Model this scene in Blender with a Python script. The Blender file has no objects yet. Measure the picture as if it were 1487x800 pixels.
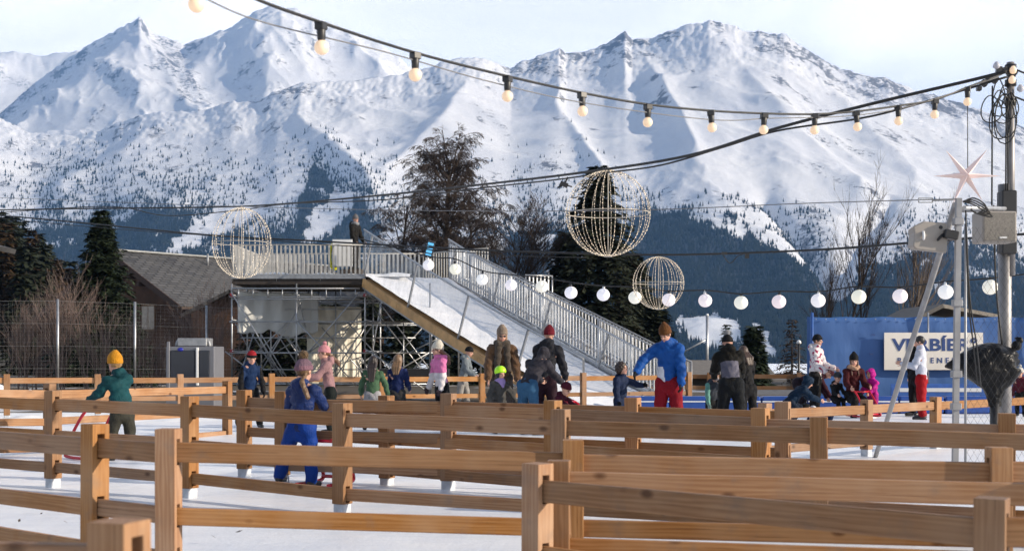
import bpy, bmesh, math, random
import numpy as np
from mathutils import Vector, Matrix, Euler

R = math.radians
random.seed(7)
scene = bpy.context.scene
COL = scene.collection

# ------------------------------------------------------------------ camera frame
F, HY, CX, H = 1860.0, 515.0, 743.5, 1.29      # focal length in photo px, horizon row, centre column, eye height


def W(px, py, s):
    """photo pixel at scale s (pixels per metre) -> world point"""
    return Vector(((px - CX) / s, F / s, H - (py - HY) / s))


def G(px, foot):
    """point on the ice under photo pixel (px, foot)"""
    s = (foot - HY) / H
    return Vector(((px - CX) / s, F / s, 0.0))


# ------------------------------------------------------------------ object helpers
def tag(o, label=None, cat=None, group=None, kind=None):
    if label: o['label'] = label
    if cat: o['category'] = cat
    if group: o['group'] = group
    if kind: o['kind'] = kind
    return o


def thing(name, label, cat, loc=(0, 0, 0), rz=0.0, group=None):
    o = bpy.data.objects.new(name, None)
    o.empty_display_size = 0.2
    o.location = loc
    o.rotation_euler = (0, 0, rz)
    COL.objects.link(o)
    return tag(o, label, cat, group)


def link_mesh(name, me, mats=None, parent=None, loc=None, rot=None):
    o = bpy.data.objects.new(name, me)
    COL.objects.link(o)
    if mats is not None:
        for m in (mats if isinstance(mats, (list, tuple)) else [mats]):
            me.materials.append(m)
    if parent is not None: o.parent = parent
    if loc is not None: o.location = loc
    if rot is not None: o.rotation_euler = rot
    return o


def np_mesh(name, V, Fc, smooth=False, midx=None):
    """mesh from numpy verts (n,3) and faces (m,k)"""
    V = np.asarray(V, np.float32); Fc = np.asarray(Fc, np.int32)
    me = bpy.data.meshes.new(name)
    me.vertices.add(len(V)); me.vertices.foreach_set('co', V.ravel())
    k = Fc.shape[1]
    me.loops.add(Fc.size); me.loops.foreach_set('vertex_index', Fc.ravel())
    me.polygons.add(len(Fc))
    me.polygons.foreach_set('loop_start', np.arange(0, Fc.size, k, dtype=np.int32))
    me.polygons.foreach_set('loop_total', np.full(len(Fc), k, np.int32))
    if smooth: me.polygons.foreach_set('use_smooth', np.ones(len(Fc), bool))
    if midx is not None: me.polygons.foreach_set('material_index', np.asarray(midx, np.int32))
    me.update(calc_edges=True)
    me.validate()
    return me


def copy_tree(o, parent=None):
    c = o.copy(); COL.objects.link(c)
    c.parent = parent
    for ch in o.children: copy_tree(ch, c)
    return c


class MB:
    """collects simple shapes into one mesh"""
    def __init__(s): s.v = []; s.f = []; s.m = []; s.sm = []
    def add(s, vs, fs, mi=0, smooth=False):
        b = len(s.v); s.v += [tuple(v) for v in vs]
        for f in fs:
            s.f.append([b + i for i in f]); s.m.append(mi); s.sm.append(smooth)
    def box(s, c, d, rot=None, mi=0):
        c = Vector(c); x, y, z = d[0] / 2, d[1] / 2, d[2] / 2
        vs = [Vector(p) for p in ((-x, -y, -z), (x, -y, -z), (x, y, -z), (-x, y, -z), (-x, -y, z), (x, -y, z), (x, y, z), (-x, y, z))]
        if rot is not None:
            M = rot if isinstance(rot, Matrix) else Euler(rot).to_matrix()
            vs = [M @ v for v in vs]
        s.add([v + c for v in vs], [(0, 3, 2, 1), (4, 5, 6, 7), (0, 1, 5, 4), (1, 2, 6, 5), (2, 3, 7, 6), (3, 0, 4, 7)], mi)
        return s
    def bar(s, a, b, w, h, up=(0, 0, 1), mi=0):
        a = Vector(a); b = Vector(b); d = b - a; L = d.length
        if L < 1e-6: return s
        d.normalize(); u = Vector(up)
        if abs(d.dot(u)) > .99: u = Vector((0, 1, 0))
        x = d.cross(u).normalized(); z = x.cross(d).normalized()
        M = Matrix((d, x, z)).transposed()
        return s.box((a + b) / 2, (L, w, h), M, mi)
    def tube(s, pts, r, n=8, mi=0, caps=True, smooth=True):
        pts = [Vector(p) for p in pts]; N = len(pts)
        rs = r if isinstance(r, (list, tuple)) else [r] * N
        vs = []; fs = []; prev = None
        for i, p in enumerate(pts):
            d = (pts[min(i + 1, N - 1)] - pts[max(i - 1, 0)])
            if d.length < 1e-9: d = Vector((0, 0, 1))
            d.normalize()
            if prev is None:
                u = Vector((0, 0, 1)) if abs(d.z) < .95 else Vector((1, 0, 0))
                x = d.cross(u).normalized()
            else:
                x = (prev - d * prev.dot(d))
                x = x.normalized() if x.length > 1e-6 else d.orthogonal().normalized()
            prev = x; y = d.cross(x)
            for k in range(n):
                a = 2 * math.pi * k / n
                vs.append(p + (x * math.cos(a) + y * math.sin(a)) * rs[i])
        for i in range(N - 1):
            for k in range(n):
                k2 = (k + 1) % n
                fs.append((i * n + k, i * n + k2, (i + 1) * n + k2, (i + 1) * n + k))
        s.add(vs, fs, mi, smooth)
        if caps:
            b = len(s.v) - len(vs)
            s.f.append([b + k for k in reversed(range(n))]); s.m.append(mi); s.sm.append(False)
            s.f.append([b + (N - 1) * n + k for k in range(n)]); s.m.append(mi); s.sm.append(False)
        return s
    def ball(s, c, r, nu=12, nv=8, mi=0, sc=(1, 1, 1)):
        c = Vector(c); vs = [c + Vector((0, 0, -r * sc[2]))]; fs = []
        for j in range(1, nv):
            t = -math.pi / 2 + math.pi * j / nv
            for i in range(nu):
                a = 2 * math.pi * i / nu
                vs.append(c + Vector((r * sc[0] * math.cos(t) * math.cos(a), r * sc[1] * math.cos(t) * math.sin(a), r * sc[2] * math.sin(t))))
        vs.append(c + Vector((0, 0, r * sc[2]))); top = len(vs) - 1
        for i in range(nu):
            i2 = (i + 1) % nu
            fs.append((0, 1 + i2, 1 + i)); fs.append((top, 1 + (nv - 2) * nu + i, 1 + (nv - 2) * nu + i2))
            for j in range(nv - 2):
                fs.append((1 + j * nu + i, 1 + j * nu + i2, 1 + (j + 1) * nu + i2, 1 + (j + 1) * nu + i))
        s.add(vs, fs, mi, True); return s
    def lathe(s, prof, c=(0, 0, 0), n=16, mi=0, M=None):
        c = Vector(c); vs = []; fs = []; N = len(prof)
        for (r, z) in prof:
            for k in range(n):
                a = 2 * math.pi * k / n; v = Vector((r * math.cos(a), r * math.sin(a), z))
                vs.append((M @ v if M is not None else v) + c)
        for i in range(N - 1):
            for k in range(n):
                k2 = (k + 1) % n
                fs.append((i * n + k, i * n + k2, (i + 1) * n + k2, (i + 1) * n + k))
        fs.append(tuple(reversed(range(n)))); fs.append(tuple((N - 1) * n + k for k in range(n)))
        s.add(vs, fs, mi, True); return s
    def mesh(s, name, org=None, bevel=0.0):
        me = bpy.data.meshes.new(name)
        vs = s.v if org is None else [(v[0] - org[0], v[1] - org[1], v[2] - org[2]) for v in s.v]
        me.from_pydata(vs, [], s.f)
        me.polygons.foreach_set('material_index', s.m)
        me.polygons.foreach_set('use_smooth', s.sm)
        me.update()
        if bevel > 0:
            bm = bmesh.new(); bm.from_mesh(me)
            bmesh.ops.bevel(bm, geom=[e for e in bm.edges if len(e.link_faces) == 2 and e.calc_face_angle(0) > .6], offset=bevel, segments=1, affect='EDGES', profile=.5)
            bm.to_mesh(me); bm.free()
        return me
    def build(s, name, mats, parent=None, bevel=0.0, local=False):
        """world-space verts; parent (an unrotated Empty) -> shifted to its frame. local=True: verts already local."""
        org = None if (parent is None or local) else absloc(parent)
        if parent is None and not local:
            xs = np.array(s.v); c = (xs.min(0) + xs.max(0)) / 2; org = Vector((c[0], c[1], xs[:, 2].min()))
            return link_mesh(name, s.mesh(name, org, bevel), mats, None, org)
        return link_mesh(name, s.mesh(name, org, bevel), mats, parent)


def absloc(o):
    v = Vector(o.location)
    while o.parent is not None:
        o = o.parent; v = v + Vector(o.location)
    return v


def spline(pts, n=8):
    """Catmull-Rom through points"""
    P = [Vector(p) for p in pts]
    P = [P[0] * 2 - P[1]] + P + [P[-1] * 2 - P[-2]]
    out = []
    for i in range(1, len(P) - 2):
        for k in range(n):
            t = k / n; a, b, c, d = P[i - 1], P[i], P[i + 1], P[i + 2]
            out.append(.5 * ((2 * b) + (c - a) * t + (2 * a - 5 * b + 4 * c - d) * t * t + (3 * b - a - 3 * c + d) * t ** 3))
    out.append(P[-2]); return out


# ------------------------------------------------------------------ materials
class N:
    def __init__(s, name):
        s.mat = bpy.data.materials.new(name); s.mat.use_nodes = True
        s.t = s.mat.node_tree; s.b = s.t.nodes['Principled BSDF']
    def n(s, typ, **kw):
        x = s.t.nodes.new(typ)
        for k, v in kw.items():
            if k in x.inputs: x.inputs[k].default_value = v
            else: setattr(x, k, v)
        return x
    def l(s, a, b): s.t.links.new(a, b)
    def set(s, **kw):
        for k, v in kw.items(): s.b.inputs[k.replace('_', ' ')].default_value = v
    def noise(s, coord, scale, detail=4, rough=.55, dist=0.0):
        x = s.n('ShaderNodeTexNoise'); x.inputs['Scale'].default_value = scale; x.inputs['Detail'].default_value = detail
        x.inputs['Roughness'].default_value = rough; x.inputs['Distortion'].default_value = dist
        if coord is not None: s.l(coord, x.inputs['Vector'])
        return x.outputs['Fac']
    def ramp(s, fac, stops):
        x = s.n('ShaderNodeValToRGB'); e = x.color_ramp.elements
        while len(e) < len(stops): e.new(.5)
        for i, (p, c) in enumerate(stops):
            e[i].position = p; e[i].color = (c[0], c[1], c[2], 1) if not isinstance(c, (int, float)) else (c, c, c, 1)
        s.l(fac, x.inputs[0]); return x.outputs[0]
    def mix(s, f, a, b, mode='MIX'):
        x = s.n('ShaderNodeMix', data_type='RGBA', blend_type=mode)
        for i, v in ((0, f), (6, a), (7, b)):
            if hasattr(v, 'is_output'): s.l(v, x.inputs[i])
            else: x.inputs[i].default_value = v if isinstance(v, (int, float)) else (v[0], v[1], v[2], 1)
        return x.outputs[2]
    def math(s, op, a, b=0.0, clamp=False):
        x = s.n('ShaderNodeMath', operation=op, use_clamp=clamp)
        for i, v in ((0, a), (1, b)):
            if hasattr(v, 'is_output'): s.l(v, x.inputs[i])
            else: x.inputs[i].default_value = v
        return x.outputs[0]
    def mapping(s, coord, scale):
        m = s.n('ShaderNodeMapping'); m.inputs['Scale'].default_value = scale; s.l(coord, m.inputs['Vector']); return m.outputs[0]
    def obj(s): return s.n('ShaderNodeTexCoord').outputs['Object']
    def rnd(s): return s.n('ShaderNodeObjectInfo').outputs['Random']
    def bump(s, h, strength=.3, dist=.02):
        x = s.n('ShaderNodeBump'); x.inputs['Strength'].default_value = strength; x.inputs['Distance'].default_value = dist
        s.l(h, x.inputs['Height']); s.l(x.outputs[0], s.b.inputs['Normal'])


def sc(c, k): return (c[0] * k, c[1] * k, c[2] * k)


_cache = {}


def plain(name, col, rough=.6, metal=0.0, var=.18, scale=6.0, bump=0.0, bscale=60, **kw):
    if name in _cache: return _cache[name]
    m = N(name); o = m.obj()
    f = m.noise(o, scale, 5)
    m.l(m.mix(m.ramp(f, [(.3, 0.0), (.7, 1.0)]), sc(col, 1 - var), sc(col, 1 + var)), m.b.inputs['Base Color'])
    m.set(Roughness=rough, Metallic=metal)
    if bump: m.bump(m.noise(o, bscale, 3), bump, .01)
    for k, v in kw.items(): m.b.inputs[k.replace('_', ' ')].default_value = v
    _cache[name] = m.mat; return m.mat


def wood(name, axis):
    """planed larch: long grain along axis, rings, knots, board to board variation"""
    m = N(name); o = m.obj(); r = m.rnd()
    add = m.n('ShaderNodeVectorMath', operation='ADD'); m.l(o, add.inputs[0])
    sv = m.n('ShaderNodeVectorMath', operation='SCALE'); sv.inputs[0].default_value = (37, 11, 23); m.l(r, sv.inputs['Scale']); m.l(sv.outputs[0], add.inputs[1])
    c = add.outputs[0]
    k = [26, 26, 26]; k[axis] = 1.1
    k2 = [9, 9, 9]; k2[axis] = .7
    fine = m.noise(m.mapping(c, k), 2.2, 6, .65)
    w = m.n('ShaderNodeTexWave', wave_type='RINGS', rings_direction='XYZ'[axis]); w.inputs['Scale'].default_value = 1.6; w.inputs['Distortion'].default_value = 9; w.inputs['Detail'].default_value = 3; w.inputs['Detail Scale'].default_value = 1.2
    m.l(m.mapping(c, k2), w.inputs['Vector'])
    base = m.mix(m.ramp(fine, [(.25, 0.0), (.75, 1.0)]), (.30, .158, .082), (.45, .270, .155))
    base = m.mix(m.math('MULTIPLY', w.outputs['Fac'], .6), base, (.24, .115, .055))
    patch = m.noise(c, 2.3, 3)
    base = m.mix(m.ramp(patch, [(.42, 0.0), (.72, .6)]), base, (.42, .285, .19))
    kv = [6, 6, 6]; kv[axis] = 3.4
    vo = m.n('ShaderNodeTexVoronoi'); vo.inputs['Scale'].default_value = 1.0; m.l(m.mapping(c, kv), vo.inputs['Vector'])
    base = m.mix(m.ramp(vo.outputs['Distance'], [(.07, .88), (.165, 0.0)]), base, (.10, .045, .022))
    ck = [60, 60, 60]; ck[axis] = .9
    base = m.mix(m.ramp(m.noise(m.mapping(c, ck), 1.6, 3, .5), [(.66, 0.0), (.70, .7)]), base, (.12, .055, .028))
    base = m.mix(m.ramp(m.noise(c, 5.5, 5, .65), [(.56, 0.0), (.72, .45)]), base, (.20, .15, .12))
    hsv = m.n('ShaderNodeHueSaturation'); m.l(base, hsv.inputs['Color'])
    m.l(m.math('ADD', m.math('MULTIPLY', r, .42), .67), hsv.inputs['Value'])
    m.l(m.math('ADD', m.math('MULTIPLY', m.math('FRACT', m.math('MULTIPLY', r, 7.3)), .30), .98), hsv.inputs['Saturation'])
    m.l(hsv.outputs[0], m.b.inputs['Base Color'])
    m.set(Roughness=.62)
    m.b.inputs['Specular IOR Level'].default_value = .3
    m.bump(fine, .25, .004)
    return m.mat


WOOD_X, WOOD_Z = wood('larch_rail', 0), wood('larch_post', 2)
GALV = plain('galvanised_steel', (.42, .43, .45), .42, .75, .2, 9)
STEEL_DULL = plain('dull_steel', (.30, .31, .33), .5, .5, .2, 9)
BLACK = plain('black_rubber', (.012, .012, .013), .55, 0, .1)
BLACK_PLASTIC = plain('black_plastic', (.018, .018, .02), .45, 0, .1)
WHITE_PAINT = plain('white_paint', (.72, .73, .74), .45, 0, .05)

# ------------------------------------------------------------------ numpy noise
def _hash(ix, iy, seed):
    h = (ix.astype(np.int64) * 374761393 + iy.astype(np.int64) * 668265263 + seed * 1442695041) & 0xFFFFFFFF
    h = ((h ^ (h >> 13)) * 1274126177) & 0xFFFFFFFF
    return ((h ^ (h >> 16)) & 0xFFFF) / 65535.0


def perlin(x, y, seed=0):
    x0 = np.floor(x); y0 = np.floor(y); fx = x - x0; fy = y - y0
    u = fx * fx * fx * (fx * (fx * 6 - 15) + 10); v = fy * fy * fy * (fy * (fy * 6 - 15) + 10)
    def g(ix, iy, dx, dy):
        a = _hash(ix, iy, seed) * 2 * np.pi
        return np.cos(a) * dx + np.sin(a) * dy
    a = g(x0, y0, fx, fy); b = g(x0 + 1, y0, fx - 1, fy); c = g(x0, y0 + 1, fx, fy - 1); d = g(x0 + 1, y0 + 1, fx - 1, fy - 1)
    return (a + (b - a) * u + (c - a) * v + (a - b - c + d) * u * v) * 1.5


def fbm(x, y, o=4, seed=0, gain=.5):
    s = 0; a = 1.0; t = 0
    for i in range(o):
        s = s + perlin(x, y, seed + i) * a; t += a; x = x * 2.03 + 11.3; y = y * 2.03 - 5.7; a *= gain
    return s / t


def ridged(x, y, o=4, seed=0, gain=.5):
    s = 0; a = 1.0; t = 0; w = 1.0
    for i in range(o):
        n = 1 - np.abs(perlin(x, y, seed + i)); n = n * n * w
        s = s + n * a; t += a; w = np.clip(n * 1.4, 0, 1); x = x * 2.07 + 3.1; y = y * 2.07 + 7.9; a *= gain
    return s / t


def sstep(a, b, x):
    t = np.clip((x - a) / (b - a), 0, 1); return t * t * (3 - 2 * t)


def seg_dist(px, py, pts):
    d = np.full(px.shape, 1e9)
    for (ax, ay), (bx, by) in zip(pts[:-1], pts[1:]):
        vx, vy = bx - ax, by - ay
        t = np.clip(((px - ax) * vx + (py - ay) * vy) / (vx * vx + vy * vy), 0, 1)
        d = np.minimum(d, np.hypot(px - ax - t * vx, py - ay - t * vy))
    return d


def in_poly(px, py, poly):
    r = np.zeros(px.shape, bool); n = len(poly)
    for i in range(n):
        (x1, y1), (x2, y2) = poly[i], poly[(i + 1) % n]
        c = ((y1 > py) != (y2 > py)) & (px < (x2 - x1) * (py - y1) / (y2 - y1 + 1e-9) + x1)
        r ^= c
    return r


def poly_soft(px, py, poly, w):
    d = seg_dist(px, py, poly + [poly[0]])
    return np.where(in_poly(px, py, poly), .5 + .5 * np.clip(d / w, 0, 1), .5 - .5 * np.clip(d / w, 0, 1))
# ================================================================== MOUNTAINS
def mountain_material():
    m = N('snow_and_rock'); o = m.obj()
    at = m.n('ShaderNodeAttribute', attribute_name='rock').outputs['Fac']
    fo = m.n('ShaderNodeAttribute', attribute_name='wooded').outputs['Fac']
    n1 = m.noise(o, .055, 8, .74); n2 = m.noise(o, .0035, 6, .6)
    snow = m.mix(m.ramp(n2, [(.35, 0.0), (.65, 1.0)]), (.76, .775, .82), (.86, .865, .88))
    rockc = m.mix(m.ramp(n1, [(.35, 0.0), (.65, 1.0)]), (.09, .096, .11), (.26, .26, .28))
    f = m.math('ADD', at, m.math('MULTIPLY', m.math('SUBTRACT', n1, .5), 1.5))
    col = m.mix(m.ramp(f, [(.47, 0.0), (.58, 1.0)]), snow, rockc)
    f2 = m.math('ADD', fo, m.math('MULTIPLY', m.math('SUBTRACT', n1, .5), .9))
    col = m.mix(m.ramp(f2, [(.42, 0.0), (.60, .93)]), col, (.016, .024, .024))
    m.l(col, m.b.inputs['Base Color']); m.set(Roughness=.9)
    m.b.inputs['Specular IOR Level'].default_value = .1
    m.bump(m.noise(o, .02, 7, .65), .4, 7.0)
    return m.mat


MOUNT = mountain_material()


def crest_interp(pts, px):
    xs = [p[0] for p in pts]; ys = [p[1] for p in pts]
    return np.interp(px, xs, ys)


def range_mesh(name, crest, pyb, d0, dfun, xr, step, rows, relief, rockfun, woodfun, g=1.15, bumps=(), seed=1, back=14):
    px = np.arange(xr[0], xr[1] + step, step, dtype=np.float64); n = len(px)
    uu = np.concatenate([np.linspace(0, 1, rows), 1 + np.linspace(.02, .6, back)])
    PX, U = np.meshgrid(px, uu)
    jag = fbm(PX / 24, U * 26, 4, seed + 40) * 5.0 + fbm(PX / 7, U * 75, 3, seed + 50) * 2.4
    raw = crest_interp(crest, px); kw = max(3, int(70 / step)); ker = np.hanning(kw + 2)[1:-1]; ker /= ker.sum()
    pyc = np.convolve(np.pad(raw, (kw // 2, kw - 1 - kw // 2), mode='edge'), ker, mode='valid')[:len(px)]; cdiff = raw - pyc
    D = dfun(px)
    Uc = np.minimum(U, 1)
    PY = pyb + (pyc[None, :] - pyb) * Uc + cdiff[None, :] * sstep(.62, 1.0, Uc) ** 2 + jag * sstep(.80, 1.0, Uc)
    Dd = d0 + (D[None, :] - d0) * Uc ** g
    Z = H + (HY - PY) / F * Dd
    X = (PX - CX) / F * Dd
    amp = sstep(0, .08, Uc) * (1 - .8 * sstep(.90, 1.0, Uc))
    Z = Z + relief(X, Dd, PX, PY) * amp
    for pts, A, wdt in bumps:
        q = seg_dist(PX, PY, pts)
        Z = Z + A * np.exp(-np.sqrt(q * q + 9) / wdt) * (1 - .85 * sstep(.82, 1.0, Uc)) * sstep(0, .1, Uc)
    over = np.clip(U - 1, 0, None)
    Dd = Dd + over * 1500; X = X + (PX - CX) / F * over * 1500
    Z = Z - over * 1500
    V = np.stack([X, Dd, Z], -1).reshape(-1, 3)
    nr = len(uu); i = np.arange(nr - 1)[:, None] * n + np.arange(n - 1)[None, :]
    Fc = np.stack([i, i + 1, i + n + 1, i + n], -1).reshape(-1, 4)
    me = np_mesh(name, V, Fc, True)
    # steepness from the finished surface
    P = V.reshape(nr, n, 3)
    du = np.gradient(P, axis=0); dv = np.gradient(P, axis=1)
    nn = np.cross(dv, du); nn /= np.linalg.norm(nn, axis=-1, keepdims=True) + 1e-9
    steep = 1 - np.abs(nn[..., 2])
    rock = rockfun(PX, PY, steep, X, Dd); wd = woodfun(PX, PY)
    for nm, arr in (('rock', rock), ('wooded', sstep(.50, .85, wd))):
        a = me.attributes.new(nm, 'FLOAT', 'POINT'); a.data.foreach_set('value', arr.astype(np.float32).ravel())
    o = link_mesh(name, me, MOUNT)
    tag(o, kind='structure')
    return o, PX, PY, P, wd, U


none = lambda px, py: np.zeros(px.shape)

# farthest blue massif at the left edge
range_mesh('far_mountain', [(-500, 60), (-120, 95), (-20, 86), (20, 73), (60, 77), (110, 72), (180, 85), (400, 120)], 215, 7300, lambda p: 8800 + p * 0, (-500, 420), 3, 110,
           lambda X, Y, px, py: ridged(X / 900, Y / 1400, 5, 3) * 260 - 130,
           lambda px, py, st, X, Y: .22 + .35 * sstep(.38, .6, st) + .25 * np.exp(-((py - 98) / 9) ** 2) * (px < 75), none, seed=3)
# the two peaked massif left of centre
range_mesh('peak_mountain', [(-500, 190), (-60, 205), (0, 165), (40, 128), (62, 110), (100, 82), (140, 57), (175, 40), (192, 34), (203, 27), (216, 42), (230, 52), (250, 58), (268, 66), (290, 58), (312, 50), (330, 45), (352, 30), (372, 14), (392, 11), (430, 14), (452, 24), (480, 33), (500, 42), (515, 46), (530, 56), (548, 60), (562, 70), (580, 84), (600, 100), (650, 125), (760, 160), (900, 200)], 232, 5600,
           lambda p: 7300 + p * 0, (-500, 900), 2.2, 200,
           lambda X, Y, px, py: (ridged(X / 620 + Y / 2200, Y / 1300, 6, 11, .5) * 110 - 54),
           lambda px, py, st, X, Y: .25 + .24 * sstep(.2, .5, st) + .42 * fbm(X / 70 + Y / 120, Y / 170 - X / 210, 5, 77, .6) + .30 * fbm(X / 420, Y / 700, 3, 78) + .20 * np.exp(-((px - 215 - (py - 30) * .55) / 26) ** 2) * (py < 160),
           none, seed=9, bumps=(([(203, 27), (232, 90), (262, 150), (285, 190)], 45, 20), ([(203, 27), (178, 62), (150, 100), (90, 150)], 40, 18), ([(390, 12), (430, 60), (445, 95)], 36, 16), ([(330, 45), (300, 90), (270, 120)], 50, 16)))

# main snowy range across the frame, wooded below
main_crest = [(-700, 120), (-200, 140), (-60, 150), (0, 172), (45, 195), (90, 198), (140, 192), (175, 176), (215, 166), (262, 163), (300, 160), (338, 148), (372, 148), (405, 132), (440, 122), (500, 117), (545, 112), (585, 108), (622, 100), (650, 88), (676, 84), (702, 86), (742, 98), (765, 88), (790, 78), (812, 69), (822, 80), (850, 74), (880, 66), (898, 54), (908, 48), (918, 60), (945, 56), (975, 44), (1005, 36), (1030, 31), (1060, 38), (1078, 46), (1110, 47), (1140, 52), (1165, 70), (1195, 88), (1225, 103), (1262, 111), (1290, 116), (1325, 130), (1360, 141), (1400, 152), (1440, 167), (1487, 186), (1560, 215), (1800, 300), (2200, 330)]
CLEAR = [  # snowy openings in the woods, photo px
    [(432, 262), (408, 290), (360, 312), (300, 345), (262, 372), (240, 372), (262, 340), (300, 312), (350, 285), (395, 262)],
    [(452, 300), (500, 282), (520, 300), (480, 330), (440, 345)],
    [(985, 455), (1040, 452), (1072, 470), (1078, 505), (1020, 508), (978, 480)],
    [(1090, 478), (1112, 485), (1125, 520), (1098, 520)],
    [(1030, 320), (1085, 340), (1080, 352), (1040, 338)],
    [(1196, 335), (1225, 330), (1232, 400), (1216, 430), (1205, 395)],
]


def wooded(px, py):
    x = np.array([-700, 0, 60, 150, 230, 300, 380, 428, 442, 456, 472, 500, 540, 575, 620, 700, 760, 830, 900, 940, 985, 1040, 1110, 1160, 1200, 1230, 1270, 1310, 1350, 1400, 1487, 2200.])
    t = np.array([250, 285, 272, 264, 258, 262, 276, 266, 232, 212, 226, 248, 284, 304, 315, 295, 290, 280, 284, 284, 300, 318, 345, 378, 402, 410, 352, 338, 322, 330, 350, 380.])
    fl = np.interp(px, x, t) + fbm(px / 34, py / 34, 4, 60) * 26
    depth = np.interp(px, [0, 425, 445, 540, 600, 900, 960, 1200, 1260, 1487], [80, 80, 46, 46, 110, 60, 16, 14, 50, 60])
    f = sstep(-12, 1, (py - fl) / depth * 10) * .30 + .70 * sstep(0, 1, (py - fl) / depth)
    f = f * (1 + .0 * px)
    # diagonal snow streaks between the trees
    st = fbm(px / 60 + py / 48, py / 24 - px / 90, 4, 21)
    op = np.interp(px, [0, 120, 500, 880, 960, 1215, 1290], [.8, .7, .9, .9, .15, .15, .6]) * np.interp(py, [250, 400, 470], [1, .95, .5])
    f = f * (1 - .15 * op) - .62 * sstep(.10, .42, st) * op
    for c in CLEAR: f = f - 1.0 * sstep(.42, .62, poly_soft(px, py, c, 26) + .34 * fbm(px / 12, py / 9, 4, 5))
    low = sstep(262, 300, py) * (px < 560)
    f = np.maximum(f, low * (.30 + .28 * fbm(px / 22, py / 13, 3, 15)))
    for c in CLEAR: f = f - .6 * sstep(.42, .62, poly_soft(px, py, c, 26) + .34 * fbm(px / 12, py / 9, 4, 5))
    # brushy slopes above the gorge
    b = sstep(.45, .7, poly_soft(px, py, [(1000, 285), (1110, 285), (1190, 300), (1215, 340), (1190, 375), (1120, 335)], 40) + .3 * fbm(px / 14 + py / 22, py / 14, 4, 9)) * .38
    f = np.maximum(f, b)
    return np.clip(f, 0, 1)


def main_relief(X, Y, px, py):
    wx = X + 160 * perlin(X / 700, Y / 700, 90); wy = Y + 160 * perlin(X / 700, Y / 700, 91)
    a = ridged(wx / 760 + wy / 1500, wy / 1000 - wx / 2600, 6, 31, .5) * 40 - 20
    b = fbm(wx / 150, wy / 170, 4, 33) * 8
    return a + b


def main_rock(px, py, st, X, Y):
    up = sstep(330, 60, py)
    n = fbm(X / 120 + Y / 300, Y / 210 - X / 420, 5, 44, .6)
    big = fbm(X / 800, Y / 1100, 3, 45)
    r = .235 + .28 * sstep(.18, .42, st) + .62 * n + .30 * big * up + .22 * fbm(X / 45 + Y / 80, Y / 60, 3, 46)
    crest = crest_interp(main_crest, px)
    r = r + .17 * np.exp(-((py - crest) / 28) ** 2) * (px > 720) + .06 * np.exp(-((py - crest) / 40) ** 2)
    r = r + .14 * np.exp(-((py - (.42 * (px - 860) + 40)) / 22) ** 2) * (px > 840) * (px < 1010)
    r = r + .15 * sstep(.45, .7, poly_soft(px, py, [(1000, 285), (1110, 285), (1190, 300), (1215, 340), (1190, 375), (1120, 335)], 40))
    r = r - .35 * sstep(.4, .6, poly_soft(px, py, [(900, 180), (1060, 150), (1180, 230), (1080, 270), (900, 262)], 40))
    return np.clip(r, 0, 1)


_, mPX, mPY, mP, mW, mU = range_mesh(
    'snow_mountain', main_crest, 528, 1900, lambda p: np.interp(p, [-700, 0, 400, 900, 1487, 2200], [5000, 4900, 4600, 5300, 5000, 4600]),
    (-600, 2100), 2.2, 300, main_relief, main_rock, wooded, g=1.25, seed=21,
    bumps=(([(822, 120), (806, 158), (842, 208), (872, 248)], 34, 10), ([(440, 125), (432, 168), (452, 195), (488, 225), (540, 282)], 34, 14),
           ([(1030, 31), (1085, 110), (1150, 190), (1250, 280)], 38, 26), ([(1165, 70), (1235, 170), (1330, 260)], 34, 22), ([(910, 50), (960, 130), (1010, 220)], 45, 20),
           ([(1110, 285), (1160, 330), (1195, 372), (1212, 412)], -70, 14), ([(1290, 300), (1240, 350), (1216, 412)], -40, 14), ([(700, 90), (640, 190), (560, 260)], 40, 22), ([(240, 165), (180, 230), (90, 280)], 40, 22)))


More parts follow.
